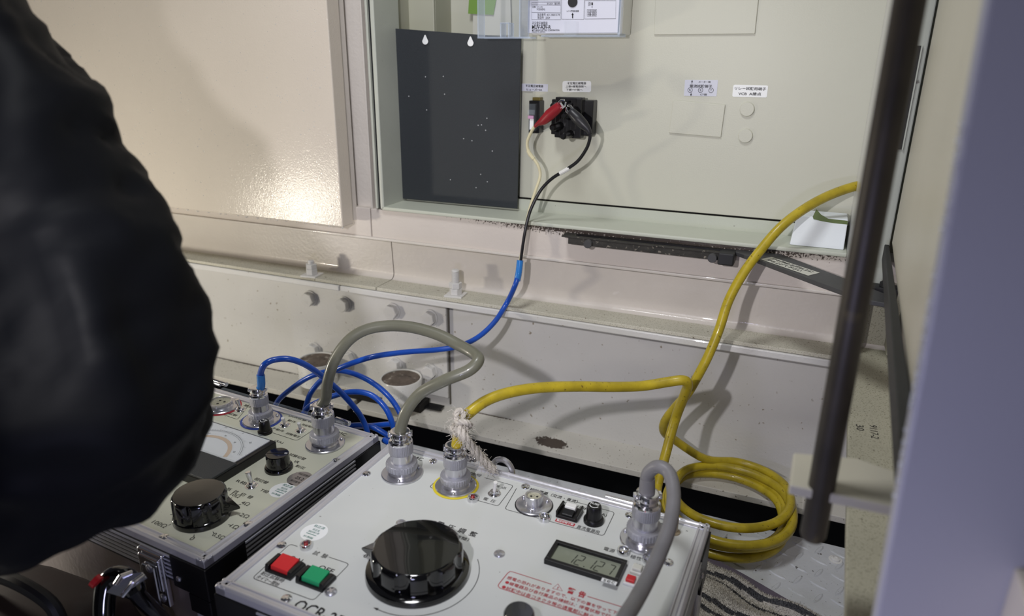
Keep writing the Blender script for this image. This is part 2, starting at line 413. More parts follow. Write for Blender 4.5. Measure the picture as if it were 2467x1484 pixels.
for (px, py, r) in ((740, 722, 0.2), (822, 736, 0.5), (940, 753, 0.1), (1030, 769, 0.35), (750, 846, 0.3), (834, 866, 0.0), (945, 882, 0.4), (1031, 899, 0.2)):
    q = Py(px, py, 0.984); link('hex_bolt', hexm, base, (q.x, 0.994, q.z), (PI / 2, r, 0))
# lower clip and wire by the plate
q = Py(1045, 962, 0.985)
MB().box(q.x - 0.017, q.x + 0.018, 0.972, 0.992, ZF + 0.0035, ZF + 0.006).lathe([(0.0035, 0), (0.0035, 0.004)], 12, T(q.x + 0.017, 0.975, ZF + 0.004)).build('retaining_clip', M['black'], base, bevel=0.0006)
# bracket shelf between the pipes and a near-black block painting the shade under it
q = Py(900, 935, 0.965)
MB().box(q.x - 0.095, q.x + 0.075, 0.955, 0.994, ZF + 0.016, ZF + 0.022).build('foot_bracket', M['foot_worn'], base, bevel=0.001)
MB().box(q.x - 0.095, q.x + 0.10, 0.958, 0.990, ZF + 0.0005, ZF + 0.0158).build('bracket_shade', M['gap_shade'], base)

# ---- top flange of the channel (two lengths) and the angle ledge above
xg = Py(817, 690, 0.94).x
for (a, b_, nm) in ((-1.6, xg - 0.0012, 'trim_1'), (xg + 0.0012, 0.0782, 'trim_2')):
    o = struct(nm, MB().box(a, b_, 0.940, YW + 0.01, ZL, ZL + 0.010), M['base'], bevel=0.0015)
    o['label'] = 'cream channel flange, %s length' % ('left' if nm == 'trim_1' else 'right')
ZT = 0.258
xj = Py(906, 699, 0.943).x; xj2 = Py(940, 620, 0.995).x
def ledge(nm, x0, x1, lab):
    pr = [(0.943, ZL + 0.0105), (0.943, ZT), (0.996, ZT), (1.004, ZT), (1.02, ZT), (1.02, ZL + 0.0105)]
    o = struct(nm, MB().extrude_x(pr, x0, x1), M['dusty'], bevel=0.0008); o['label'] = lab
    arc = [(1.002 - 0.012 * math.sin(a), ZT + 0.012 - 0.012 * math.cos(a)) for a in [k * PI / 16 for k in range(9)]]
    # fillet rises from the ledge into the upright leg
    up_ = [(0.990, ZT + 0.0001)] + [(0.990 + 0.010 * math.sin(a), ZT + 0.010 - 0.010 * math.cos(a)) for a in [k * PI / 16 for k in range(9)]] + [(0.996, 0.3335), (1.02, 0.3335), (1.02, ZT + 0.0001)]
    MB().extrude_x(up_, x0, x1 if x1 < 0 else 0.128).build('upright_leg', M['pinkish'], o)
ledge('trim_3', -1.6, xj - 0.001, 'cream angle ledge on top of the channel, left of the seam')
ledge('trim_4', xj + 0.001, 0.0782, 'cream angle ledge on top of the channel, right of the seam')
# ---- enclosure front below the opening
xsm = Py(894, 540, 0.97).x
enc = struct('wall_back', MB().box(-1.6, xsm - 0.0009, 0.970, 1.02, 0.334, 0.384).box(xsm + 0.0009, 0.128, 0.970, 1.02, 0.334, 0.384), M['soot'], bevel=0.0012)
enc['label'] = 'cream enclosure front below the open cabinet'
MB().extrude_x([(0.9665, 0.3325), (0.9665, 0.3365), (0.99, 0.3365), (0.99, 0.3325)], -1.6, 0.128).build('drip_edge', M['pinkish'], enc, bevel=0.0008)
# strip between the left door and the opening, with its folds and seal
xl = Py(925, 500, 0.965).x
xd = Py(826, 548, 0.925).x
MB().box(xd - 0.30, xl - 0.012, 0.985, 1.0, 0.384, 1.10).build('jamb_strip', M['pinkish'], enc)
yb = Px(860, 545, xd).y
MB().box(xl - 0.030, xl - 0.0265, 0.972, 0.985, 0.384, 1.10).box(xl - 0.0225, xl - 0.0205, 0.976, 0.985, 0.384, 1.10).build('jamb_fold', M['pinkish'], enc, bevel=0.0006)
MB().box(xl - 0.0165, xl - 0.0125, 0.966, 0.985, 0.386, 1.10).build('jamb_edge', M['frame'], enc, bevel=0.0006)
MB().box(xl - 0.0120, xl - 0.0075, 0.970, 0.985, 0.386, 1.10).build('seal_strip', M['rubber'], enc)
# jamb of the opening, sill, riser
XR = 0.056
MB().box(xl - 0.007, xl, 0.965, 1.036, 0.386, 1.10).build('opening_jamb', M['frame'], enc, bevel=0.0015)
MB().box(xl - 0.004, XR, 0.965, 1.036, 0.3845, 0.390).build('sill', M['sill'], enc, bevel=0.0012)
MB().box(xl, XR + 0.02, 1.036, 1.0385, 0.386, 0.408).build('sill_riser', M['sill'], enc)
MB().box(xl - 0.02, XR + 0.04, 1.0425, 1.05, 0.386, 0.4105).build('slot_shade', M['gap_shade'], enc)  # near-black block painting the shade in the gap below the panel
# interior of the cabinet
ins = struct('wall_inner', MB().box(-1.0, 0.3, 1.30, 1.31, 0.3, 1.2).box(xl - 0.02, xl - 0.008, 1.036, 1.3, 0.3, 1.2).box(xl, XR + 0.2, 1.05, 1.3, 0.375, 0.384), M['inside'])
ins['label'] = 'beige inside of the open cabinet behind the panels'
x1 = Py(1046, 60, 1.08).x
MB().box(xl - 0.02, x1, 1.08, 1.085, 0.39, 1.1).box(x1 - 0.003, x1, 1.085, 1.14, 0.39, 1.1).build('rear_panel', M['inside'], ins, bevel=0.002)
MB().box(x1 - 0.01, Py(1262, 60, 1.08).x, 1.14, 1.145, 0.39, 1.1).build('rear_panel', M['panel'], ins)

# ---- instrument panel
YP = 1.040
xp = Py(1252, 300, YP).x; xp2 = Py(1281, 300, YP).x
ip = thing('instrument_panel', (0, YP, 0.41), 'large grey-beige instrument panel with blanked cutouts inside the open cabinet', 'panel')
MB().box(xp, xp2, 0.0015, 0.004, 0, 0.70).box(xp2, XR + 0.03, 0, 0.004, 0, 0.70).build('panel_sheet', M['panel'], ip, bevel=0.0008)
def pl(px, py, y=YP): q = Py(px, py, y); return Vector((q.x, q.y - YP, q.z - 0.41))
def plate(corners, th, name, mat, y=YP, parent=ip, bevel=0.0008):
    mb = MB(); c = [pl(*k, y=y) for k in corners]
    vs = [(q.x, q.y, q.z) for q in c] + [(q.x, q.y - th, q.z) for q in c]; n = len(c)
    mb.add(vs, [tuple(range(n)), tuple(range(2 * n - 1, n - 1, -1))] + [(i, n + i, n + (i + 1) % n, (i + 1) % n) for i in range(n)])
    return mb.build(name, mat, parent, bevel=bevel)
plate([(1582, -60), (1834, -60), (1819, 82), (1576, 84)], 0.0022, 'blanking_plate', M['panel'])
plate([(1622, 241), (1748, 252), (1737, 331), (1612, 320)], 0.0022, 'blanking_plate', M['panel'])
for (px, py) in ((1800, 263), (1796, 327)):
    q = pl(px, py); MB().lathe([(0.0096, 0), (0.0096, 0.0022), (0.0088, 0.0030), (0, 0.0030)], 36, Matrix.Translation(q) @ Matrix.Rotation(PI / 2, 4, 'X')).build('knockout_cap', M['panel'], ip)

# ---- right side: post, side ledge, side wall, niche
post = struct('wall_right', MB().box(XR + 0.004, 0.100, 0.948, 0.990, 0.352, 1.10), M['frame'], bevel=0.0015)
post['label'] = 'greyish frame post between the opening and the open right door'
MB().box(XR, XR + 0.0035, 0.925, 1.04, 0.376, 1.10).build('edge_flange', M['base'], post, bevel=0.001)
MB().box(XR + 0.0035, XR + 0.016, 0.940, 0.948, 0.376, 1.10).build('flange_fold', M['frame'], post, bevel=0.001)
q0 = Py(2190, 110, 0.946); q1 = Py(2163, 360, 0.946)
MB().box(q1.x - 0.004, q1.x + 0.004, 0.9465, 0.948, q1.z, q0.z).build('keeper_slot', M['rubber'], post)
MB().box(q1.x + 0.004, q1.x + 0.0055, 0.9455, 0.948, q1.z, q0.z).build('keeper_edge', M['frame'], post)
sl = struct('trim_5', MB().prism([(0.079, 0.998), (0.0585, 0.25), (0.105, 0.25), (0.121, 0.70), (0.134, 0.998)], 0.250, 0.258), M['dusty_side'], bevel=0.0012)
sl['label'] = 'dusty greenish side ledge running towards the camera on the right'
tm = MB()
put_text(tm, '9???-2'.replace('???', '117'), Pz(2106, 1040, 0.2583), (0.02, -1, 0), (1, 0.02, 0), width=0.030, height=0.0075)
put_text(tm, '30', Pz(2072, 1030, 0.2583), (0.02, -1, 0), (1, 0.02, 0), width=0.013, height=0.0075)
tm.build('marker_writing', M['ink'], sl, smooth=0)
sw = struct('trim_6', MB().prism([(0.136, 0.998), (0.1225, 0.70), (0.1065, 0.25), (0.112, 0.25), (0.1285, 0.70), (0.142, 0.998)], 0.0, 0.405), M['cream'], bevel=0.001)
sw['label'] = 'narrow cream upstand behind the side ledge'
n0 = Py(2078, 740, 0.985); n1 = Py(2140, 800, 0.985)
nb = MB().box(n0.x, n0.x + 0.003, 0.962, 0.998, 0.262, 0.336).box(n0.x, n1.x + 0.006, 0.962, 0.998, 0.336, 0.340).box(n1.x, n1.x + 0.006, 0.962, 0.998, 0.262, 0.336).box(n0.x, n1.x, 0.996, 0.998, 0.262, 0.336)
struct('trim_7', nb, M['dusty_side'], bevel=0.0008)['label'] = 'small open niche at the foot of the frame post'

MB().box(0.10, 0.30, 1.0215, 1.03, -0.02, 0.42).box(0.128, 0.30, 0.999, 1.0215, -0.02, 0.42).build('post_foot', M['dusty_side'], post)
# ---- doors
zb = Py(826, 548, 0.925).z
d1 = struct('door_1', MB().box(-1.7, xd, 0.925, 0.925 + 0.030, zb, 1.15), M['cream_wet'], bevel=0.0018)
d1['label'] = 'closed wet cream enclosure door left of the open cabinet'
MB().box(-1.68, xd - 0.004, 0.955, 0.972, zb + 0.004, 1.13).build('door_return', M['pinkish'], d1)
rnd = random.Random(3); dr = MB(); dh = MB()
for k in range(650):
    x = rnd.uniform(-1.35, xd - 0.006); z = rnd.uniform(zb + 0.01, 0.80); r = rnd.choice((0.0005, 0.0006, 0.0007, 0.0012)) * rnd.uniform(0.7, 1.2)
    dr.lathe([(r, 0), (r * 0.9, r * 0.35), (r * 0.5, r * 0.6), (0.00001, r * 0.66)], 8, T(x, 0.9252, z) @ Matrix.Rotation(PI / 2, 4, 'X'))
dd = dr.build('water_drops', M['water'], d1); dd['kind'] = 'stuff'
x = -1.30
while x < xd - 0.004:
    r = rnd.uniform(0.0018, 0.0032)
    dh.sphere((x, 0.930, zb - r * 0.35), r, 6, squash=1.0)
    x += rnd.uniform(0.009, 0.03)
dd = dh.build('hanging_drops', M['water'], d1); dd['kind'] = 'stuff'
# right door, swung open towards the camera
tl = Py(2374, 0, 0.330); bl_ = Py(2106, 1484, 0.330); tr_x = Py(2560, 700, 0.330).x; br = Py(2459, 1460, 0.330)
kx = (tl.x - bl_.x) / (tl.z - bl_.z)
def ex(z, base=bl_): return base.x + kx * (z - base.z)
z0, z1 = 0.30, 0.98
d2 = MB()
wdt = br.x - ex(br.z)
lf = [(ex(z0), 0.33, z0), (ex(z0) + wdt, 0.33, z0), (ex(z1) + wdt + 0.012, 0.33, z1), (ex(z1), 0.33, z1)]
bk = [(x + 0.002, 0.352, z) for x, y, z in lf]
d2.add(lf + bk, [(0, 1, 2, 3), (7, 6, 5, 4), (0, 4, 5, 1), (1, 5, 6, 2), (2, 6, 7, 3), (3, 7, 4, 0)])
door2 = struct('door_2', d2, M['lilac'], bevel=0.0025, seg=3)
door2['label'] = 'cabinet door swung open towards the camera, near edge facing the viewer'
hz = 0.415
d3 = MB().add([(0.1005, 0.935, hz), (0.0756, 0.352, 0.405), (0.0756, 0.352, 0.98), (0.1005, 0.935, 0.98), (0.1065, 0.935, hz), (0.0816, 0.352, 0.405), (0.0816, 0.352, 0.98), (0.1065, 0.935, 0.98)],
              [(0, 1, 2, 3), (7, 6, 5, 4), (0, 4, 5, 1), (1, 5, 6, 2), (2, 6, 7, 3), (3, 7, 4, 0)])
d3.build('door_leaf', M['door'], door2, bevel=0.001)
# black bar along the door's foot
bar = [(0.0925, 0.930), (0.0975, 0.930), (0.0757, 0.36), (0.0655, 0.36)]
MB().prism(bar, 0.394, 0.414).build('door_foot_bar', M['rubber'], door2, bevel=0.001)
dl = MB()
for k in range(46):
    t = rnd.random(); zz = 0.60 - 0.17 * t + rnd.uniform(-0.012, 0.012) * (1 if k % 3 else 0.3)
    if 0.535 < zz < 0.55: continue
    r = rnd.uniform(0.0005, 0.0011); dl.sphere((ex(zz) - 0.0003, 0.3298 + rnd.uniform(0, 0.004), zz), r, 5)
o = dl.build('edge_drops', M['water'], door2); o['kind'] = 'stuff'
# latch rod and guide
rod = thing('latch_rod', (0.0326, 0.42, 0.34), 'worn black vertical latch rod hanging through its guide in front of the post', 'rod')
q = Pd(1957, 1312, 0.45)
MB().lathe([(0.0066, 0.334 - 0.34), (0.0078, 0.337 - 0.34), (0.0078, 1.0 - 0.34), (0.0066, 1.002 - 0.34)], 28).build('rod_bar', M['rod'], rod)
zg = 0.372
poly = [Pz(px, py, zg) for px, py in ((1912, 1090), (2064, 1103), (2200, 1150), (2200, 1222), (2150, 1220), (2007, 1190), (1902, 1168))]
gb = MB().prism([(v.x, v.y) for v in poly], zg - 0.007, zg).build('rod_guide', M['door'], door2, bevel=0.0012)

# beads of water on the channel web around the pipe stubs
wb = MB(); rr = random.Random(21)
for k in range(150):
    q = Py(rr.uniform(720, 1070), rr.uniform(770, 940), 0.9938)
    if q.z < 0.055 or q.z > 0.235: continue
    r = rr.choice((0.0007, 0.0009, 0.0013)); wb.lathe([(r, 0), (r * 0.9, r * 0.35), (r * 0.5, r * 0.6), (0.00001, r * 0.66)], 8, T(q.x, 0.9941, q.z) @ Matrix.Rotation(PI / 2, 4, 'X'))
o = wb.build('water_drops', M['water'], base); o['kind'] = 'stuff'
# ================================================================== PLUGS, SOCKETS (shared builders)
def ring_pts(c, r, z, n=48): return [(c[0] + r * math.cos(2 * PI * i / n), c[1] + r * math.sin(2 * PI * i / n), z) for i in range(n)]
def panel_screw_mesh(name, mat, r=0.0045):
    mb = MB().lathe([(r, 0), (r, 0.0004), (r * 0.9, 0.0014), (r * 0.5, 0.0022), (r * 0.16, 0.0024)], 24)
    mb.box(-r * 0.55, r * 0.55, -r * 0.13, r * 0.13, 0.0022, 0.00255); mb.box(-r * 0.13, r * 0.13, -r * 0.55, r * 0.55, 0.0022, 0.00255)
    return mb.mesh(name, mat)
scr_big = panel_screw_mesh('panel_screw', M['chrome'], 0.0052)
scr_flat = panel_screw_mesh('flat_screw', M['nickel'], 0.0056)
scr_small = panel_screw_mesh('flange_screw', M['nickel'], 0.0022)

class Case:
    """local frame: x along the front edge, y into depth, z up; origin front-left corner on the deck"""
    def __init__(s, origin, rz, W, D, H, name, label, pmat_):
        s.W, s.D, s.H = W, D, H
        s.root = thing(name, origin, label, 'test set', None, rz)
        s.m = Matrix.Translation(origin) @ Matrix.Rotation(rz, 4, 'Z'); s.inv = s.m.inverted(); s.pm = pmat_
    def L(s, px, py, z=None):
        z = s.H if z is None else z
        return s.inv @ Pz(px, py, z)
    def text(s, mb, txt, pa, pb, height, bold=0.0):
        a = s.L(*pa); b = s.L(*pb); c = (a + b) / 2; c.z = s.H + 0.0003
        d = (b - a); d.z = 0
        if abs(d.y) > 0.25 * d.length: pass
        put_text(mb, txt, c, (1, 0, 0), (0, 1, 0), width=d.length, height=height, bold=bold)
    def line(s, mb, pts, wd=0.0006, closed=False):
        q = [s.L(*p) for p in pts]
        for v in q: v.z = s.H + 0.00025
        mb.ribbon(q, wd, closed=closed)
    def rect(s, mb, corners, wd=0.0006, skip=None, rad=0.004):
        """rounded outline through four panel-plane pixel corners; skip = list of (edge, t0, t1) gaps"""
        q = [s.L(*p) for p in corners]
        for v in q: v.z = s.H + 0.00025
        n = len(q)
        for i in range(n):
            a, b = q[i], q[(i + 1) % n]; d = (b - a); ln = d.length; d = d / ln
            segs = [(0.0, 1.0)]
            for (e, t0, t1) in (skip or []):
                if e == i:
                    ns = []
                    for (u0, u1) in segs:
                        if t0 > u0: ns.append((u0, min(t0, u1)))
                        if t1 < u1: ns.append((max(t1, u0), u1))
                    segs = [z for z in ns if z[1] - z[0] > 0.001]
            for (u0, u1) in segs:
                s0 = max(u0 * ln, rad); s1 = min(u1 * ln, ln - rad)
                if s1 > s0: mb.ribbon([a + d * s0, a + d * s1], wd)
            c = q[(i + 1) % n]; dn = (q[(i + 2) % n] - c).normalized()
            p0 = c - d * rad; p2 = c + dn * rad
            if skip and any(e == i and t1 >= 0.999 for e, t0, t1 in skip): continue
            mb.ribbon([(1 - t) ** 2 * p0 + 2 * t * (1 - t) * c + t * t * p2 for t in [k / 6 for k in range(7)]], wd)
    def screw(s, px, py, mesh=None):
        q = s.L(px, py); link(mesh.name if mesh else 'panel_screw', mesh or scr_big, s.root, (q.x, q.y, s.H), (0, 0, px * 1.7))
    def shell(s, side_mat, ribs_side=True):
        W, D, H, R = s.W, s.D, s.H, s.root
        t = 0.012
        MB().box(0.004, W - 0.004, 0.004, D - 0.004, 0.012, H - 0.012).build('body', side_mat, R, bevel=0.001)
        MB().box(t * 0.8, W - t * 0.8, t * 0.8, D - t * 0.8, H - 0.004, H).build('control_panel', s.pm, R, bevel=0.0)
        def rail(x0, x1, y0, y1, axis):
            mb = MB()
            o = 0.0
            if axis == 'x':
                y_out = y0 if y0 < D / 2 else y1; sg = 1 if y0 < D / 2 else -1
                pr = [(y_out, H - 0.007), (y_out, H + 0.0005), (y_out + sg * 0.002, H + 0.0022), (y_out + sg * 0.0045, H + 0.0022), (y_out + sg * 0.0052, H + 0.0010), (y_out + sg * 0.0085, H + 0.0010), (y_out + sg * 0.0092, H + 0.0018), (y_out + sg * 0.0110, H + 0.0018), (y_out + sg * 0.0115, H - 0.0005), (y_out + sg * 0.0115, H - 0.007)]
                mb.extrude_x(pr, x0, x1)
            else:
                x_out = x0 if x0 < W / 2 else x1; sg = 1 if x0 < W / 2 else -1
                pr = [(x_out, H - 0.007), (x_out, H + 0.0005), (x_out + sg * 0.002, H + 0.0022), (x_out + sg * 0.0045, H + 0.0022), (x_out + sg * 0.0052, H + 0.0010), (x_out + sg * 0.0085, H + 0.0010), (x_out + sg * 0.0092, H + 0.0018), (x_out + sg * 0.0110, H + 0.0018), (x_out + sg * 0.0115, H - 0.0005), (x_out + sg * 0.0115, H - 0.007)]
                n = len(pr); vs = [(p[0], y0, p[1]) for p in pr] + [(p[0], y1, p[1]) for p in pr]
                mb.add(vs, [tuple(range(n - 1, -1, -1)), tuple(range(n, 2 * n))] + [(i, (i + 1) % n, n + (i + 1) % n, n + i) for i in range(n)])
            return mb.build('trim_rail', M['alu'], R, bevel=0.0004)
        rail(0, W, 0, 0.0115, 'x'); rail(0, W, D - 0.0115, D, 'x')
        rail(0, 0.0115, 0, D, 'y'); rail(W - 0.0115, W, 0, D, 'y')
        # ribbed extrusion bands below the trim
        for (fixed, isx, outer) in ((0.0, True, -1), (D, True, 1), (0.0, False, -1), (W, False, 1)):
            g = MB(); rb = []
            if isx:
                ya, yb2 = sorted((fixed, fixed - outer * 0.004)); g.box(0.02, W - 0.02, ya, yb2, H - 0.040, H - 0.007)
            else:
                xa_, xb_ = sorted((fixed, fixed - outer * 0.004)); g.box(xa_, xb_, 0.02, D - 0.02, H - 0.040, H - 0.007)
            band = g.build('ribbed_band', M['rubber'], R)
            for k in range(6):
                z = H - 0.0100 - k * 0.0050
                rbx = MB()
                if isx: ya, yb2 = sorted((fixed, fixed + outer * 0.0014)); rbx.box(0.02, W - 0.02, ya, yb2, z - 0.0010, z + 0.0010)
                else: xa_, xb_ = sorted((fixed, fixed + outer * 0.0014)); rbx.box(xa_, xb_, 0.02, D - 0.02, z - 0.0009, z + 0.0009)
                rbx.build('rib', M['alu'], band)
        # vertical corner extrusions and black corner guards
        for (cx, cy, sx, sy) in ((0, 0, 1, 1), (W, 0, -1, 1), (0, D, 1, -1), (W, D, -1, -1)):
            x0, x1 = sorted((cx, cx + sx * 0.024)); y0, y1 = sorted((cy, cy + sy * 0.024))
            MB().box(x0, x1, y0, y1, 0.004, H - 0.05).build('corner_post', M['alu'], R, bevel=0.0025)
            x0, x1 = sorted((cx - sx * 0.0012, cx + sx * 0.048)); y0, y1 = sorted((cy - sy * 0.0012, cy + sy * 0.048))
            g = MB(); y2_, y3_ = sorted((cy - sy * 0.0016, cy + sy * 0.0016)); x2_, x3_ = sorted((cx - sx * 0.0016, cx + sx * 0.0016))
            g.box(x0, x1, y2_, y3_, H - 0.044, H - 0.0075); g.box(x2_, x3_, y0, y1, H - 0.044, H - 0.0075)
            xa2, xb2 = sorted((cx - sx * 0.0012, cx + sx * 0.028)); g.box(xa2, xb2, y2_, y3_, H - 0.066, H - 0.045)
            g.box(x2_, x3_, *sorted((cy - sy * 0.0012, cy + sy * 0.028)), H - 0.066, H - 0.045)
            gd = g.build('corner_guard', M['black'], R, bevel=0.0006)
            MB().lathe([(0.0032, 0), (0.0032, 0.0006), (0.002, 0.0018), (0, 0.002)], 16, T(cx + sx * 0.039, cy - sy * 0.0016, H - 0.032) @ Matrix.Rotation(PI / 2 * (1 if sy > 0 else -1), 4, 'X')).build('rivet', M['nickel'], gd)
            MB().lathe([(0.0032, 0), (0.0032, 0.0006), (0.002, 0.0018), (0, 0.002)], 16, T(cx - sx * 0.0016, cy + sy * 0.039, H - 0.032) @ Matrix.Rotation(-PI / 2 * (1 if sx > 0 else -1), 4, 'Y')).build('rivet', M['nickel'], gd)
            MB().lathe([(0.009, 0.0), (0.010, 0.006), (0.010, 0.0125)], 20, T(cx + sx * 0.03, cy + sy * 0.03, 0)).build('foot', M['rubber'], R)
        for (x, y, ax) in ((W + 0.0003, D * 0.55, 1), (W * 0.5, -0.0003, 0)):
            pass
    def hinge_pin(s, pa, pb):
        a = s.L(*pa, z=s.H - 0.002); b = s.L(*pb, z=s.H - 0.002)
        mb = MB().tube([a, b], 0.0035, 12); o = mb.build('hinge_pin', M['chrome'], s.root, bevel=0.0006)
        d = (b - a); MB().tube([a + d * 0.25 + Vector((0, -0.006, 0)), a + d * 0.75 + Vector((0, -0.006, 0))], 0.0022, 8).build('hinge_leaf', M['nickel'], s.root)
    def flange(s, px, py, ring=None, open_=False, sc=1.0):
        q = s.L(px, py); x, y, H = q.x, q.y, s.H
        tr = T(x, y, H)
        if ring: MB().lathe([(0.0210, 0.0002), (0.0265 * sc, 0.0002), (0.0265 * sc, 0.0005), (0.0210, 0.0005)], 56, tr).build('colour_ring', ring, s.root)
        b = MB().lathe([(0.0238 * sc, 0.0004), (0.0238 * sc, 0.0016), (0.0228 * sc, 0.0024), (0.0162, 0.0026), (0.0150, 0.0040), (0.0150, 0.009), (0.0138, 0.0092)] + ([(0.0136, 0.0090), (0.0134, 0.0066)] if open_ else [(0.0, 0.0092)]), 56, tr)
        o = b.build('socket', M['nickel'], s.root)
        for k in range(3):
            a = 0.9 + k * 2 * PI / 3; link('flange_screw', scr_small, o, (x + 0.0200 * sc * math.cos(a), y + 0.0200 * sc * math.sin(a), H + 0.0024), (0, 0, a))
        return Vector((x, y, H))

def plug_parts(parent, at, cable_r, sc=1.0, tall=0.0, sleeve=None):
    """coupling plug standing on a socket; 'at' is in the parent's space, returns cable exit point"""
    tr = Matrix.Translation(at) @ Matrix.Diagonal((sc, sc, sc * 0.84, 1))
    pg = MB().lathe([(0.0130, 0.006), (0.0128, 0.022), (0.0125, 0.033), (0.0125, 0.034)], 48, tr).build('plug', M['nickel'], parent)
    MB().lathe([(0.0158, 0.0098), (0.0176, 0.0104), (0.0180, 0.0120), (0.0180, 0.0185), (0.0174, 0.0200), (0.0140, 0.0208)], 72, tr, teeth=0.02).build('coupling_ring', M['knurl'], pg, smooth=20)
    MB().lathe([(0.0127, 0.0335), (0.0136, 0.0342), (0.0138, 0.0360), (0.0138, 0.0490), (0.0130, 0.0502)], 80, tr, teeth=0.018).build('knurled_shell', M['knurl'], pg, smooth=20)
    MB().lathe([(0.0134, 0.0490), (0.0134, 0.0515), (0.0120, 0.0535), (0.0098, 0.0540), (0.0092, 0.0565), (0.0106, 0.0575), (0.0108, 0.0595), (0.0090, 0.0600)], 48, tr).build('back_shell', M['chrome'], pg)
    cl = MB().lathe([(cable_r / sc + 0.0006, 0.0585), (0.0118, 0.0585), (0.0118, 0.0600), (0.0106, 0.0650), (0.0112, 0.0660), (0.0098, 0.0668), (cable_r / sc + 0.0004, 0.0668)], 40, tr)
    for sgn in (-1, 1):
        cl.box(sgn * 0.0105 - 0.0030, sgn * 0.0105 + 0.0030, -0.0028, 0.0028, 0.0592, 0.0650, tr @ Matrix.Rotation(0.5, 4, 'Z'))
    c_ = cl.build('cable_clamp', M['chrome'], pg, bevel=0.0)
    for sgn in (-1, 1):
        mm = tr @ Matrix.Rotation(0.5, 4, 'Z') @ T(sgn * 0.0112, -0.0030, 0.0620) @ Matrix.Rotation(PI / 2, 4, 'X')
        MB().lathe([(0.0022, 0), (0.0022, 0.0022), (0.0012, 0.0030)], 12, mm).add(*(lambda m_: (m_.v, m_.f))(MB().tube([mm @ Vector((0, 0, -0.008)), mm @ Vector((0, 0, 0.0))], 0.0012, 8))).build('clamp_screw', M['nickel'], pg)
    return tr @ Vector((0, 0, 0.064))

def screwhead_led(case, px, py, lens):
    q = case.L(px, py); tr = T(q.x, q.y, case.H)
    o = MB().lathe([(0.0060, 0), (0.0060, 0.0040), (0.0054, 0.0052), (0.0042, 0.0050), (0.0034, 0.0030), (0.0, 0.0030)], 30, tr).build('indicator_lamp', M['chrome'], case.root)
    MB().sphere((q.x, q.y, case.H + 0.0032), 0.0022, 6).build('lamp_lens', lens, o)
def toggle(case, px, py, pxt, pyt, mat, r=0.0018, tip=0.0024, h=0.017):
    q = case.L(px, py); H = case.H; tr = T(q.x, q.y, H)
    hexn = [(0.0058 * math.cos(PI / 3 * k), 0.0058 * math.sin(PI / 3 * k)) for k in range(6)]
    o = MB().lathe([(0.0072, 0), (0.0072, 0.0007), (0.0055, 0.0009), (0.0050, 0.0016), (0.0046, 0.0040), (0.0030, 0.0044), (0.0, 0.0044)], 32, tr).build('toggle_switch', M['chrome'], case.root)
    # lever tip from the photographed tip, at the lever's height
    t = case.L(pxt, pyt, H + h)
    MB().tube([Vector((q.x, q.y, H + 0.003)), Vector((q.x, q.y, H + 0.003)).lerp(t, 0.5), t], [r, (r + tip) / 2, tip], 16).build('lever', mat, o, bevel=0.0004)
def round_sticker(case, px, py, r, mat, ink, lines):
    q = case.L(px, py); z = case.H + 0.0002
    o = MB().lathe([(r, 0), (r, 0.0002), (0, 0.0002)], 48, T(q.x, q.y, case.H)).build('round_sticker', mat, case.root)
    mb = MB()
    for (s_, dx, dy, wd, ht) in lines: put_text(mb, s_, (q.x + dx * r, q.y + dy * r, case.H + 0.0005), (1, 0, 0), (0, 1, 0), width=wd * r, height=ht * r)
    mb.build('sticker_print', ink, o, smooth=0)
    return o
def bent_text(mb, s_, c, r, a0, a1, hgt, z):
    n = len(s_)
    for i, ch in enumerate(s_):
        a = a0 + (a1 - a0) * (i + 0.5) / n
        put_text(mb, ch, (c[0] + r * math.cos(a), c[1] + r * math.sin(a), z), (-math.sin(a) * (1 if a1 > a0 else -1), math.cos(a) * (1 if a1 > a0 else -1), 0), (-math.cos(a) * (1 if a1 > a0 else -1), -math.sin(a) * (1 if a1 > a0 else -1), 0), height=hgt)
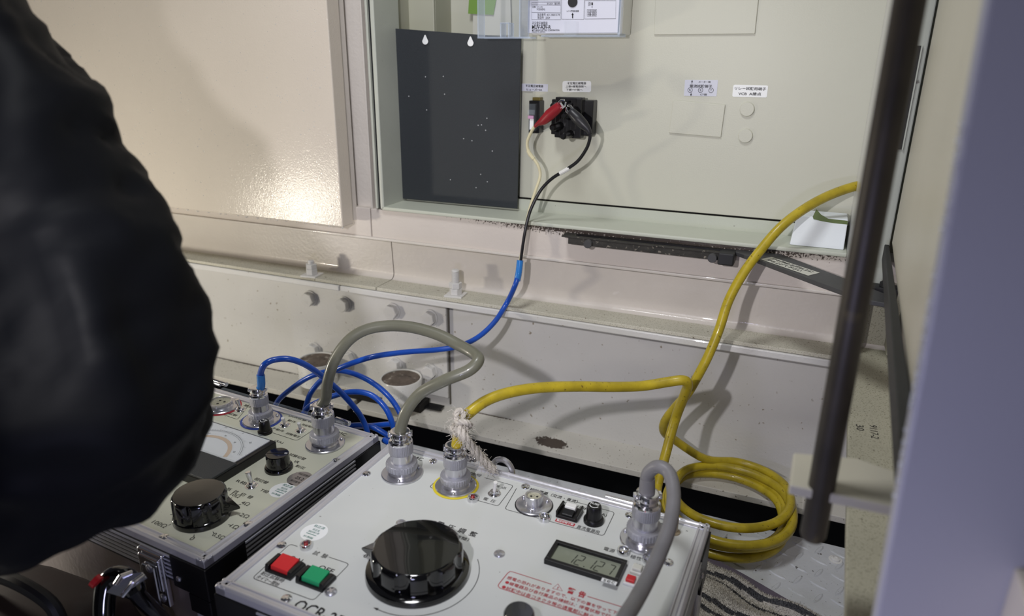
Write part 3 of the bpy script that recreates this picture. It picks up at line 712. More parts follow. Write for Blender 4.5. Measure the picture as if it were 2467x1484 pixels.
def big_knob(case, px, py, rb, rk, h, point_px, flutes, tag_=None):
    q = case.L(px, py); H = case.H; x, y = q.x, q.y
    tp_ = case.L(*point_px) - q; point_ang = math.atan2(tp_.y, tp_.x)
    o = MB().lathe([(rb, 0.0), (rb, 0.0015), (rb * 0.985, 0.0045), (rb * 0.93, 0.0060), (rk * 0.9, 0.0066), (0, 0.0066)], 72, T(x, y, H + 0.0005)).build('dial_knob', M['gloss'], case.root)
    # fluted grip
    NF = 20; n = flutes * NF; mb = MB(); vs = []; prof = [(1.0, 0.006, 1.0), (1.0, 0.010, 1.0), (0.995, h * 0.80, 1.0), (0.985, h * 0.90, 0.9), (0.965, h * 0.95, 0.6), (0.93, h * 0.985, 0.15), (0.90, h, 0.0)]
    for (rf, z, fl) in prof:
        for i in range(n):
            a = 2 * PI * i / n; ph = (i % NF) / NF
            g = max(0.0, 1 - abs(ph - 0.5) / 0.22); g = math.sqrt(max(0, 1 - (1 - g) ** 2)) if g > 0 else 0
            rr = rk * rf * (1 - 0.075 * g * fl) if rf > 0 else 1e-5
            vs.append((rr * math.cos(a + point_ang), rr * math.sin(a + point_ang), z))
    fs = [(j * n + i, j * n + (i + 1) % n, (j + 1) * n + (i + 1) % n, (j + 1) * n + i) for j in range(len(prof) - 1) for i in range(n)]
    mb.add(vs, fs, T(x, y, H)); mb.lathe([(rk * 0.90, h - 0.0001), (rk * 0.6, h + 0.0006), (0, h + 0.0009)], 64, T(x, y, H)); mb.build('grip', M['gloss'], o, smooth=28)
    a = point_ang; d = Vector((math.cos(a), math.sin(a), 0)); s2 = Vector((-math.sin(a), math.cos(a), 0)); c = Vector((x, y, H))
    p = [c + d * rk * 0.88 + s2 * rk * 0.26, c + d * rk * 0.88 - s2 * rk * 0.26, c + d * rk * 1.42]
    pt = MB().add([v + Vector((0, 0, 0.006)) for v in p] + [v + Vector((0, 0, h * 0.72)) for v in p[:2]] + [p[2] + Vector((0, 0, 0.0085))],
                  [(0, 1, 2), (5, 4, 3), (0, 3, 4, 1), (1, 4, 5, 2), (2, 5, 3, 0)]); pt.build('pointer', M['gloss'], o, smooth=0, bevel=0.0005)
    return x, y
# ================================================================== TEST SET 2 (right, in front)
H0 = 0.17
fl2 = Pz(518, 1414, H0)
c2 = Case((fl2.x, fl2.y, 0), -0.0308, 0.388, 0.281, H0, 'test_set', 'grey-panelled portable test set in an aluminium case with red and green push buttons', M['case_panel2'])
c2.shell(M['alu_sheet'])
R2 = c2.root
for p in ((883, 1142), (1043, 1112), (1266, 1173), (1517, 1242), (1610, 1356), (678, 1314), (690, 1444)): c2.screw(*p)
for p in ((1203, 1335), (966, 1261), (797, 1427)): c2.screw(*p, mesh=scr_flat)
f_mc2 = c2.flange(969, 1141)
f_tr = c2.flange(1098, 1171, M['yellow_ring'], sc=0.97)
f_ac = c2.flange(1551, 1301, sc=1.0)
# free two-pin socket
q = c2.L(1286.5, 1217); tr = T(q.x, q.y, H0)
MB().lathe([(0.0196, 0.0001), (0.0206, 0.0001), (0.0206, 0.0004), (0.0196, 0.0004)], 48, tr).build('colour_ring', M['ink'], R2)
o = MB().lathe([(0.0194, 0), (0.0194, 0.0016), (0.0185, 0.0022), (0.0105, 0.0024), (0.0098, 0.0040), (0.0098, 0.0130), (0.0090, 0.0135), (0.0080, 0.0132), (0.0078, 0.0105)], 48, tr).build('socket', M['nickel'], R2)
MB().lathe([(0.0078, 0.0100), (0.0078, 0.0108), (0, 0.0108)], 30, tr).build('socket_insert', M['dusty_side'], o)
for sx in (-0.003, 0.003): MB().lathe([(0.0013, 0.0109), (0.0012, 0.0112), (0, 0.0112)], 12, tr @ T(sx, sx * 0.3, 0)).build('pin_hole', M['ink'], o)
for k in range(3):
    a = 0.7 + k * 2 * PI / 3; link('flange_screw', scr_small, o, (q.x + 0.0150 * math.cos(a), q.y + 0.0150 * math.sin(a), H0 + 0.0022))
for p, l_ in (((738, 1319), M['red_lens']), ((1139, 1205), M['red_lens']), ((1311, 1252), M['clear']), ((1501, 1332), M['clear']), ((1562, 1352), M['clear'])): screwhead_led(c2, *p, l_)
toggle(c2, 1191, 1190, 1194, 1161, M['white_plastic'])
kx2, ky2 = big_knob(c2, 1007, 1375, 0.0485, 0.0425, 0.028, (886, 1341), 9)
# push buttons
def push_button(case, corners, mat, nm):
    c = [case.L(*k, z=case.H + 0.0030) for k in corners]; o_ = sum(c, Vector()) / 4; ux = ((c[2] - c[1]) + (c[3] - c[0])) / 2; wd = ux.length; dp = ((c[1] - c[0]) + (c[2] - c[3])).length / 2
    tr = T(o_.x, o_.y, case.H)
    hs = MB(); w2, d2_ = wd / 2, dp / 2
    hs.box(-w2, w2, -d2_, d2_, 0, 0.003, tr)
    for sg in (-1, 1):
        hs.extrude_x([(-d2_, 0.003), (-d2_ + 0.0015, 0.0075), (d2_ - 0.003, 0.0075), (d2_, 0.003)], *(sorted((sg * w2, sg * (w2 - 0.0042)))), tr)
    ho = hs.build(nm, M['black'], case.root, bevel=0.0005)
    cp = MB(); a, b_ = w2 - 0.0052, d2_ - 0.0022
    vs = [(-a, -b_, 0.002), (a, -b_, 0.002), (a, b_, 0.002), (-a, b_, 0.002), (-a, -b_ + 0.0006, 0.0068), (a, -b_ + 0.0006, 0.0068), (a, b_, 0.0088), (-a, b_, 0.0088)]
    cp.add(vs, [(0, 3, 2, 1), (4, 5, 6, 7), (0, 1, 5, 4), (1, 2, 6, 5), (2, 3, 7, 6), (3, 0, 4, 7)], tr)
    cp.build('button_cap', mat, ho, bevel=0.0006)
push_button(c2, ((639, 1370), (676, 1335), (734, 1359), (700, 1395)), M['red_btn'], 'push_button')
push_button(c2, ((712, 1399), (747, 1362), (809, 1390), (776, 1422)), M['green_btn'], 'push_button')
for (px, py, m_) in ((1535, 1377, M['paper']), (1519, 1404, M['red_btn'])):
    q = c2.L(px, py); hs = MB().box(q.x - 0.0058, q.x + 0.0058, q.y - 0.0055, q.y + 0.0055, H0, H0 + 0.003).build('small_button', M['white_plastic'], R2, bevel=0.0006)
    MB().box(q.x - 0.0042, q.x + 0.0042, q.y - 0.0040, q.y + 0.0040, H0 + 0.003, H0 + 0.006).build('button_cap', m_, hs, bevel=0.0008)
# rocker breaker and fuse caps
q = c2.L(1372, 1240); hs = MB().box(q.x - 0.0118, q.x + 0.0118, q.y - 0.0105, q.y + 0.0105, H0, H0 + 0.0035).box(q.x - 0.0118, q.x - 0.0095, q.y - 0.0105, q.y + 0.0105, H0 + 0.0035, H0 + 0.008).box(q.x + 0.0095, q.x + 0.0118, q.y - 0.0105, q.y + 0.0105, H0 + 0.0035, H0 + 0.008).build('rocker_breaker', M['black'], R2, bevel=0.0008)
MB().extrude_x([(q.y - 0.0002, H0 + 0.0035), (q.y + 0.0002, H0 + 0.009), (q.y + 0.0065, H0 + 0.0105), (q.y + 0.0082, H0 + 0.0035)], q.x - 0.0060, q.x + 0.0060).build('rocker', M['white_plastic'], hs, bevel=0.001)
MB().extrude_x([(q.y - 0.0085, H0 + 0.0035), (q.y - 0.0080, H0 + 0.005), (q.y - 0.0004, H0 + 0.0075), (q.y - 0.0004, H0 + 0.0035)], q.x - 0.0060, q.x + 0.0060).build('rocker_end', M['black'], hs, bevel=0.0006)
def fuse_cap(case, px, py, sc, txt=True):
    q = case.L(px, py); tr = T(q.x, q.y, case.H) @ Matrix.Scale(sc, 4)
    o = MB().lathe([(0.0105, 0), (0.0105, 0.0035), (0.0100, 0.0045), (0.0084, 0.0050), (0.0078, 0.013), (0.0076, 0.0175), (0.0068, 0.0195), (0, 0.0198)], 40, tr, teeth=0.0).build('fuse_cap', M['rubber'] if False else M['black'], case.root)
    if txt:
        mb = MB(); c = tr @ Vector((0, 0, 0.0201)); put_text(mb, 'FUSE', c + Vector((0, 0.0018 * sc, 0)), (1, 0, 0), (0, 1, 0), width=0.0092 * sc, height=0.0030 * sc, bold=0.02)
        mb.ribbon([(c.x + 0.0048 * sc * math.cos(a), c.y + 0.0048 * sc * math.sin(a), c.z) for a in [PI + 0.35 + k * (PI - 0.7) / 10 for k in range(11)]], 0.0009 * sc)
        mb.build('cap_print', M['white'], o, smooth=0)
fuse_cap(c2, 1430, 1256, 1.0)
q = c2.L(1250, 1514); MB().lathe([(0.0165, 0), (0.0165, 0.003), (0.0135, 0.004), (0.0130, 0.016), (0.0115, 0.0180), (0, 0.0180)], 40, T(q.x, q.y, H0)).build('small_knob', M['gloss'], R2)
q = c2.L(1624, 1282); MB().lathe([(0.0062, 0), (0.0060, 0.0012), (0.0036, 0.0018), (0.0036, 0.0160), (0.0030, 0.0170), (0, 0.0170)], 24, T(q.x, q.y, H0)).build('guide_post', M['amber'], R2)
# timer display
dc = [c2.L(*k) for k in ((1340, 1311), (1512, 1360), (1487, 1412), (1308.5, 1359))]
o_ = sum(dc, Vector()) / 4; wd = ((dc[1] - dc[0]).length + (dc[2] - dc[3]).length) / 2; dp = ((dc[3] - dc[0]).length + (dc[2] - dc[1]).length) / 2
tr = T(o_.x, o_.y, H0); w2, h2 = wd / 2, dp / 2
bz = MB()
for (x0, x1, y0, y1) in ((-w2, w2, h2 - 0.0042, h2), (-w2, w2, -h2, -h2 + 0.0042), (-w2, -w2 + 0.0040, -h2 + 0.0042, h2 - 0.0042), (w2 - 0.0040, w2, -h2 + 0.0042, h2 - 0.0042)): bz.box(x0, x1, y0, y1, 0, 0.0055, tr)
disp = bz.build('timer_display', M['black'], R2, bevel=0.0004)
MB().box(-w2 + 0.0040, w2 - 0.0040, -h2 + 0.0042, h2 - 0.0042, 0, 0.0022, tr).build('lcd_screen', M['lcd'], disp)
seg = MB()
SEG = {'1': 'bc', '2': 'abged', '7': 'abc'}
def seg7(ch, x, y, w_, h_, z, sl_=0.18):
    t = w_ * 0.17
    def P(u, v): return (x + u + v * sl_, y + v, z)
    L_ = {'a': ((0, h_), (w_, h_)), 'b': ((w_, h_), (w_, h_ / 2)), 'c': ((w_, h_ / 2), (w_, 0)), 'd': ((0, 0), (w_, 0)), 'e': ((0, 0), (0, h_ / 2)), 'f': ((0, h_ / 2), (0, h_)), 'g': ((0, h_ / 2), (w_, h_ / 2))}
    for s_ in SEG[ch]:
        a, b_ = Vector(P(*L_[s_][0])), Vector(P(*L_[s_][1])); d = (b_ - a) * 0.07; seg.ribbon([a + d, b_ - d], t)
for ch, fx in (('1', -0.40), ('2', -0.15), ('1', 0.20), ('2', 0.45), ('7', 0.78)):
    seg7(ch, o_.x + (w2 - 0.004) * fx - 0.0050, o_.y - h2 * 0.42, 0.0054, h2 * 0.86, H0 + 0.0025)
seg.box(o_.x + (w2 - 0.004) * 0.0, o_.x + 0.0010, o_.y - h2 * 0.42, o_.y - h2 * 0.42 + 0.0010, H0 + 0.0023, H0 + 0.0026)
seg.build('lcd_digits', M['lcd_ink'], disp, smooth=0)
ql = c2.L(1467, 1403, H0 + 0.005); MB().box(ql.x - 0.0070, ql.x + 0.0070, ql.y - 0.0022, ql.y + 0.0026, H0 + 0.0056, H0 + 0.0058).build('unit_tab', M['white'], disp)
mb = MB(); put_text(mb, 'sec', (ql.x, ql.y, H0 + 0.0060), (1, 0, 0), (0, 1, 0), width=0.0105, height=0.0034); mb.build('unit_print', M['ink'], disp, smooth=0)
# red strip below the breaker
rc = [c2.L(*k) for k in ((1341, 1249), (1387, 1262), (1383, 1269), (1335, 1256))]; a = sum(rc, Vector()) / 4; ww = (rc[1] - rc[0]).length
o = MB().box(a.x - ww / 2, a.x + ww / 2, a.y - 0.0024, a.y + 0.0024, H0, H0 + 0.0002).build('red_strip', M['redink'], R2)
mb = MB(); put_text(mb, '電圧切替確認', (a.x, a.y, H0 + 0.0004), (1, 0, 0), (0, 1, 0), width=ww * 0.88, height=0.0034, bold=0.02); mb.build('strip_print', M['white'], o, smooth=0)
round_sticker(c2, 757, 1282, 0.0135, M['white'], M['tealink'], (('校正済', 0, 0.62, 0.95, 0.30), ('校正月', 0, 0.22, 0.6, 0.22), ('2023年1月', 0, -0.06, 0.95, 0.22), ('────', 0, -0.32, 0.9, 0.05), ('計測器', 0, -0.66, 0.85, 0.2)))
# printing
ink = MB(); red = MB()
t2 = lambda s_, pa, pb, h_, b_=0.0: c2.text(ink, s_, pa, pb, h_, b_)
t2('O N', (698, 1343), (727, 1353), 0.0062, 0.01); t2('OFF', (769, 1366), (803, 1378), 0.0062, 0.01)
t2('試  験', (756, 1331), (789, 1342), 0.0060); t2('耐圧試験時', (631, 1380), (684, 1401), 0.0050); t2('タイマー開始', (620, 1389), (672, 1410), 0.0048)
t2('OCR-25', (711, 1456), (824, 1497), 0.0125, 0.012)
t2('電  圧  調  整', (1052, 1262), (1150, 1288), 0.0078, 0.012); t2('（耐圧調整）', (1062, 1282), (1131, 1300), 0.0048)
t2('0', (877, 1339), (885, 1341), 0.0050)
t2('トリップ信号', (1078, 1125), (1160, 1147), 0.0052); t2('接 点', (1192, 1169), (1219, 1178), 0.0048); t2('電  圧', (1165, 1201), (1194, 1209), 0.0052)
t2('補助電源（交流・直流）', (1276, 1179), (1392, 1209), 0.0060, 0.01); t2('MCB1(10A)', (1356, 1212), (1420, 1229), 0.0062); t2('(5A)', (1437, 1237), (1462, 1243), 0.0058)
t2('直流電源用', (1390, 1269), (1444, 1283), 0.0056); t2('電源', (1455, 1321), (1481, 1329), 0.0056); t2('極性', (1519, 1340), (1546, 1348), 0.0056)
t2('カウンタ', (1531, 1359), (1558, 1367), 0.0040); t2('リセット', (1525, 1365), (1552, 1373), 0.0030)
t2('0', (1590, 1263), (1596, 1265), 0.0055); t2('MC', (997, 1101), (1018, 1108), 0.0058); t2('操', (1238, 1476), (1253, 1482), 0.0058)
for (px, py) in ((1652, 1279),): t2('-', (px, py), (px + 5, py + 1), 0.0006)
c2.rect(ink, ((698.7, 1310.7), (842, 1359), (755.4, 1447), (607.8, 1393)), skip=[(0, 0.13, 0.66)])
c2.rect(ink, ((1083, 1128), (1237, 1170), (1200, 1219.6), (1034, 1174)), skip=[(0, 0.0, 0.55)])
c2.rect(ink, ((1247, 1172), (1481, 1234.6), (1454, 1291.5), (1216, 1226.8)), skip=[(0, 0.0, 0.62), (3, 0.97, 1.0)])
arc = [(kx2 + 0.0570 * math.cos(a), ky2 + 0.0570 * math.sin(a), H0 + 0.0003) for a in [0.72 - k * 0.075 for k in range(33)]]
ink.ribbon(arc, 0.0006)
e = Vector(arc[-1]); dd_ = (e - Vector(arc[-2])).normalized(); nn = Vector((-dd_.y, dd_.x, 0)); ink.add([e + dd_ * 0.004, e + nn * 0.0014 - dd_ * 0.001, e - nn * 0.0014 - dd_ * 0.001], [(0, 1, 2)])
c2.line(ink, ((887, 1336), (893, 1338)), 0.0006)
# red warning block
a1 = c2.L(1223, 1392); a2 = c2.L(1503, 1479); X_ = Vector((1, 0, 0)); pitch_ = (a2 - a1).length / 23.0
def wline(s_, start):
    st = c2.L(*start); n_ = len(s_); put_text(red, s_, (st.x + pitch_ * n_ / 2, st.y, H0 + 0.0003), (1, 0, 0), (0, 1, 0), width=pitch_ * (n_ - 0.1), height=pitch_ * 0.92, bold=0.006)
wline('感電の恐れがありますので、以下の事を守って下さい', (1222, 1391)); wline('●継電器及び各付属品の接続は、停電状態で行って下さい', (1217, 1402)); wline('●試験中は各コネクタ等の通電部に触らないで下さい。', (1209, 1413))
c2.text(red, '警', (1367, 1421), (1385, 1427), 0.0078, 0.03); c2.text(red, '告', (1394, 1430), (1411, 1435), 0.0078, 0.03)
c2.line(red, ((1331, 1418), (1344, 1407), (1355, 1424)), 0.0006, True); c2.text(red, '!', (1343, 1416), (1344.5, 1418), 0.0034)
c2.line(red, ((1235, 1378), (1329, 1408)), 0.0007); c2.line(red, ((1415, 1437), (1520, 1469)), 0.0007)
c2.line(red, ((1235, 1378), (1229, 1377), (1223, 1381), (1202, 1407), (1200, 1412), (1204, 1417), (1440, 1496)), 0.0007)
ink.build('panel_printing', M['ink'], R2, smooth=0)['kind'] = 'stuff'; red.build('warning_printing', M['redink'], R2, smooth=0)['kind'] = 'stuff'
c2.hinge_pin((1118, 1097), (1146, 1108)); c2.hinge_pin((1458, 1198), (1532, 1217))
# eyelet at the back that the rope is tied to
q = c2.L(1203, 1137); ey = MB().tube([(q.x + 0.013 * math.cos(a), q.y + 0.008, H0 - 0.004 + 0.016 * max(0, math.sin(a))) for a in [PI * k / 14 for k in range(15)]], 0.0035, 10)
ey.build('tie_eyelet', M['nickel'], R2)

# ================================================================== TEST SET 1 (left)
fr = Pz(491, 1357, H0); rz1 = -0.0702; W1 = 0.395
o1 = Vector((fr.x, fr.y, 0)) - Vector((math.cos(rz1), math.sin(rz1), 0)) * W1
c1 = Case((o1.x, o1.y, 0), rz1, W1, 0.268, H0, 'test_set', 'greenish-panelled portable test set behind the dark sleeve, with an analogue meter', M['case_panel1'])
c1.shell(M['alu_sheet']); R1 = c1.root
for p in ((811, 1110), (597, 1264), (394, 1296)): c1.screw(*p)
f_mc1 = c1.flange(783.5, 1070)
f_bl = c1.flange(630, 1012, M['blue_ring'])
f_rd = c1.flange(533, 980, M['red_ring'], open_=True)
MB().lathe([(0.0136, 0.0060), (0.0136, 0.0070), (0, 0.0070)], 32, T(*f_rd)).build('socket_insert', M['dusty_side'], R1)
for sx, sy in ((0.004, 0.003), (-0.004, 0.003), (0, -0.005)): MB().lathe([(0.0017, 0.0071), (0.0016, 0.0074), (0, 0.0074)], 12, T(f_rd.x + sx, f_rd.y + sy, H0)).build('pin_hole', M['ink'], R1)
toggle(c1, 579, 988, 571, 962, M['chrome'], tip=0.0030, h=0.016)
toggle(c1, 606, 1171, 597, 1137, M['chrome'], tip=0.0033, r=0.0022, h=0.017)
toggle(c1, 686, 1025, 681, 1007, M['white_plastic'], h=0.013); toggle(c1, 724, 1038, 720, 1019, M['white_plastic'], h=0.013)
big_knob(c1, 488, 1243, 0.0285, 0.0272, 0.029, (569, 1238), 9)
q = c1.L(672, 1128); tr = T(q.x, q.y, H0)
o = MB().lathe([(0.0160, 0), (0.0160, 0.003), (0.0150, 0.0045), (0.0134, 0.0050), (0.0130, 0.0190), (0.0122, 0.0198), (0, 0.0198)], 56, tr).build('selector_knob', M['gloss'], R1)
MB().box(-0.0115, 0.0122, -0.0005, 0.0005, 0.0197, 0.0201, tr @ Matrix.Rotation(0.45, 4, 'Z')).build('index_groove', M['ink'], o)
MB().box(0.0085, 0.0118, -0.0008, 0.0008, 0.0199, 0.0204, tr @ Matrix.Rotation(0.45, 4, 'Z')).build('index_mark', M['white'], o)
fuse_cap(c1, 639, 1042, 0.86)
# analogue meter
mz = H0 + 0.0125
a = c1.L(665, 1060, mz); lx0 = a.x - 0.118; ly0 = a.y - 0.100
mt = MB().box(lx0, a.x, ly0, a.y, H0, mz - 0.0016).build('meter', M['black'], R1, bevel=0.0012)
w_b = c1.L(652, 1060, mz); w_f = c1.L(563, 1113, mz)
wx1 = (w_b.x + w_f.x) / 2; wy1 = a.y - 0.004; wy0 = w_f.y
MB().box(lx0 + 0.004, wx1, wy0, wy1, mz - 0.0016, mz - 0.0004).build('scale_face', M['meter_face'], mt)
mk = MB(); tn = MB(); cxm, cym = (lx0 + a.x) / 2 - 0.004, wy0 - 0.008; zt = mz - 0.0002
def arcp(r, a0, a1, n=40): return [(cxm + r * math.cos(a0 + (a1 - a0) * k / n), cym + r * math.sin(a0 + (a1 - a0) * k / n), zt) for k in range(n + 1)]
mk.ribbon(arcp(0.0545, 0.42, 2.72), 0.0004); mk.ribbon(arcp(0.0525, 0.42, 2.72), 0.0003)
tn.ribbon(arcp(0.0400, 0.22, 2.92), 0.0050)
for k in range(41):
    an = 0.42 + 2.3 * k / 40; l_ = 0.0035 if k % 5 == 0 else 0.0018
    mk.ribbon([(cxm + r_ * math.cos(an), cym + r_ * math.sin(an), zt) for r_ in (0.0545, 0.0545 + l_)], 0.0003)
for k, s_ in enumerate(('25', '20', '15', '10', '5', '0')):
    an = 0.42 + 2.3 * k / 5; put_text(mk, s_, (cxm + 0.063 * math.cos(an), cym + 0.063 * math.sin(an), zt), (math.sin(an), -math.cos(an), 0), (math.cos(an), math.sin(an), 0), height=0.0030)
for k, s_ in enumerate(('50', '40', '30', '20', '10')):
    an = 0.55 + 2.0 * k / 4; put_text(mk, s_, (cxm + 0.0465 * math.cos(an), cym + 0.0465 * math.sin(an), zt), (math.sin(an), -math.cos(an), 0), (math.cos(an), math.sin(an), 0), height=0.0026)
def clip(mb_, x1_):    # printing stays on the scale card
    keep = [f for f in mb_.f if all(lx0 + 0.005 < mb_.v[i].x < x1_ and wy0 + 0.001 < mb_.v[i].y < wy1 - 0.0005 for i in f)]
    mb_.f = keep; return mb_
clip(mk, wx1 - 0.0005).build('scale_marks', M['ink'], mt, smooth=0); clip(tn, wx1 - 0.0005).build('scale_band', M['tan'], mt, smooth=0)
MB().ribbon([(cxm, cym + 0.010, zt + 0.0002), (cxm - 0.04, cym + 0.045, zt + 0.0002)], 0.0005).build('needle', M['redink'], mt, smooth=0)
cv = MB().box(lx0 + 0.001, wx1 + 0.001, wy0 - 0.001, a.y - 0.001, mz - 0.0002 + 0.0008, mz + 0.0022).box(lx0 + 0.001, wx1 + 0.001, wy0 - 0.001, wy0 + 0.0005, mz - 0.0016, mz + 0.0022)
cv.build('meter_window', M['clear'], mt, bevel=0.0005)
MB().box(lx0, a.x, ly0, wy0 - 0.0015, mz - 0.0017, mz + 0.0012).build('meter_front', M['black_board'], mt, bevel=0.0008)
round_sticker(c1, 722, 1153, 0.0140, M['silver_label'], M['ink'], (('校正試験済', 0, 0.55, 1.15, 0.26), ('25.2', 0, 0.0, 0.8, 0.34), ('発行番号', 0, -0.5, 0.95, 0.24)))
round_sticker(c1, 680, 1181, 0.0138, M['white'], M['tealink'], (('校正済', 0, 0.62, 0.95, 0.30), ('校正月', 0, 0.22, 0.6, 0.22), ('2023年1月', 0, -0.06, 0.95, 0.22), ('────', 0, -0.32, 0.9, 0.05), ('計測器', 0, -0.66, 0.85, 0.2)))
ink = MB(); t1 = lambda s_, pa, pb, h_, b_=0.0: c1.text(ink, s_, pa, pb, h_, b_)
t1('電流出力', (546, 951), (580, 962), 0.0048); t1('試験', (552, 996), (571, 1002), 0.0048); t1('整定', (589, 976), (608, 982), 0.0048)
t1('電圧出力', (652, 985), (686, 997), 0.0048); t1('DGR試験-VR', (698, 1001), (754, 1019), 0.0050); t1('動作', (694, 1012), (712, 1018), 0.0046); t1('不動作', (657, 1031), (683, 1040), 0.0046)
t1('残留電圧', (728, 1022), (756, 1031), 0.0044); t1('試験電圧', (691, 1043), (722, 1054), 0.0046); t1('(5A)', (661, 1062), (682, 1068), 0.0048); t1('MC', (815, 1042), (834, 1048), 0.0052)
t1('試験切替', (698, 1094), (736, 1107), 0.0052); t1('VR', (709, 1111), (720, 1115), 0.0048); t1('耐圧', (713, 1122), (735, 1129), 0.0048)
t1('相切替', (614, 1153), (646, 1164), 0.0052); t1('R相', (571, 1158), (594, 1166), 0.0052); t1('T相', (628, 1180), (646, 1186), 0.0052)
t1('抵  抗  切  替', (547, 1177), (608, 1200), 0.0054); t1('10Ω', (557, 1190), (578, 1197), 0.0054); t1('4Ω', (583, 1210), (601, 1216), 0.0054); t1('2Ω', (580, 1239), (599, 1246), 0.0056)
t1('1Ω', (557, 1266), (574, 1272), 0.0056); t1('0.5Ω', (514, 1287), (540, 1297), 0.0056); t1('0', (460, 1296), (467, 1299), 0.0056); t1('100Ω', (370, 1256), (400, 1269), 0.0056)
kq = c1.L(488, 1243)
for (pa, pb) in (((552, 1203), (559, 1199)), ((574, 1217), (581, 1215)), ((572, 1241), (579, 1239)), ((550, 1264), (556, 1266)), ((513, 1281), (516, 1286)), ((468, 1288), (467, 1293)), ((406, 1266), (412, 1263)), ((410, 1240), (416, 1240))):
    c1.line(ink, (pa, pb), 0.0007)
c1.rect(ink, ((520, 943), (606, 968), (572, 1011), (470, 975)), skip=[(0, 0.0, 0.8)])
c1.rect(ink, ((640, 978), (782, 1018), (715, 1062), (574, 1015)), skip=[(0, 0.0, 0.98), (2, 0.40, 0.86), (3, 0.4, 1.0)])
ink.build('panel_printing', M['ink'], R1, smooth=0)['kind'] = 'stuff'
c1.hinge_pin((517, 917), (546, 926)); c1.hinge_pin((810, 1009), (842, 1021))
MB().box(W1 * 0.30, W1 * 0.86, 0.268, 0.272, H0 - 0.006, H0 + 0.003).build('lid_seal', M['clear'], R1, bevel=0.0006)
# latch, hasp and carrying handle on the front
lx = c1.L(368, 1345, 0.150).x
lt = MB().box(lx - 0.018, lx + 0.018, -0.006, 0.0, 0.098, 0.160).box(lx - 0.012, lx + 0.018, -0.010, -0.006, 0.120, 0.158).build('latch', M['chrome'], R1, bevel=0.0025, seg=3)
MB().box(lx - 0.004, lx + 0.014, -0.013, -0.010, 0.100, 0.150).build('latch_lever', M['chrome'], lt, bevel=0.002)
for zz in (0.108, 0.150): MB().lathe([(0.0045, 0), (0.0045, 0.001), (0.003, 0.002), (0, 0.002)], 16, T(lx + 0.010, -0.006 if zz < 0.12 else -0.0135, zz) @ Matrix.Rotation(PI / 2, 4, 'X')).build('rivet', M['nickel'], lt)
HP = lambda px, py, d=0.640: c1.inv @ Pd(px, py, d)
hq = [HP(340, 1378), HP(352, 1392), HP(310, 1420, 0.635), HP(292, 1438, 0.630), HP(255, 1427, 0.626), HP(275, 1408, 0.630), HP(300, 1385, 0.640)]
hs = MB(); n = len(hq); th = Vector((0.0004, -0.0012, 0.0012))
hs.add(hq + [v - th * 1.6 for v in hq], [tuple(range(n)), tuple(range(2 * n - 1, n - 1, -1))] + [(i, n + i, n + (i + 1) % n, (i + 1) % n) for i in range(n)])
hs.tube([HP(346, 1385), HP(322, 1402, 0.632), HP(294, 1437, 0.628)], 0.0022, 8); hs.tube([HP(318, 1378), HP(290, 1388, 0.632), HP(276, 1409, 0.628)], 0.0020, 8)
hs.build('hasp', M['chrome'], R1, bevel=0.0004)
def LL(px, py, d): return c1.inv @ Pd(px, py, d)
hp = catmull([Vector((lx + 0.012, -0.004, 0.070)), LL(338, 1440, 0.665), LL(312, 1400, 0.662), LL(286, 1388, 0.658), LL(262, 1400, 0.656), LL(252, 1440, 0.653), LL(250, 1500, 0.65), LL(252, 1580, 0.65)], 6)
MB().tube(hp, [0.0075] * 8 + [0.0098] * (len(hp) - 8), 16).build('carrying_handle', M['gloss'], R1)
MB().tube([LL(226, 1396, 0.64), LL(236, 1404, 0.64)], 0.006, 12).build('handle_stud', M['red_btn'], R1)
# ================================================================== CABLES
def toW(case, v): return case.m @ Vector(v)
class Cable:
    def __init__(s, name, base, label, cat='cable', group=None):
        s.root = thing(name, base, label, cat, group); s.b = Vector(base)
    def plug(s, case, at, r, sc=1.0):
        """plug parts built in world coordinates then shifted to the cable's own root"""
        w = toW(case, at) - s.b
        e = plug_parts(s.root, w, r, sc)
        return e + s.b
    def run(s, pts, r, mat, name='sheath', sub=8, n=14, closed=False, raw=False):
        p = pts if raw else catmull(pts, sub, closed)
        if isinstance(r, (list, tuple)):
            k = len(p) - 1; rr = []
            for i in range(len(p)):
                t = i / k * (len(r) - 1); j = min(int(t), len(r) - 2); rr.append(r[j] + (r[j + 1] - r[j]) * (t - j))
        else: rr = r
        return MB().tube([q - s.b for q in p], rr, n, closed).build(name, mat, s.root)

# --- grey-green jumper between the two sets
g = Cable('jumper_cable', toW(c1, f_mc1), 'thick olive-grey cable arching from the left test set to the right one')
e1 = g.plug(c1, f_mc1, 0.0066); e2 = g.plug(c2, f_mc2, 0.0066)
def between(pxs, ya, yb_):
    n = len(pxs); return [Py(px, py, ya + (yb_ - ya) * i / (n - 1)) for i, (px, py) in enumerate(pxs)]
mid = between(((785, 958), (790, 918), (806, 868), (838, 822), (880, 795), (935, 785), (995, 789), (1055, 806), (1107, 832), (1143, 853), (1152, 869), (1128, 893), (1070, 917), (1015, 946), (982, 985), (968, 1020)), e1.y + 0.002, e2.y)
mid = [Py(px, py, y) for (px, py), y in zip(((785, 958), (790, 918), (806, 868), (838, 822), (880, 795), (935, 785), (995, 789), (1055, 806), (1107, 832), (1143, 853), (1152, 869), (1128, 893), (1070, 917), (1015, 946), (982, 985), (968, 1020)),
       (e1.y, e1.y, e1.y + .005, e1.y + .01, e1.y + .02, e1.y + .03, e1.y + .035, e1.y + .035, e1.y + .03, e1.y + .02, e1.y + .01, e1.y, e1.y - .01, e2.y + .01, e2.y + .003, e2.y))]
g.run([e1 - Vector((0, 0, 0.008)), e1] + mid + [e2, e2 - Vector((0, 0, 0.008))], 0.0066, M['grey_cable'])

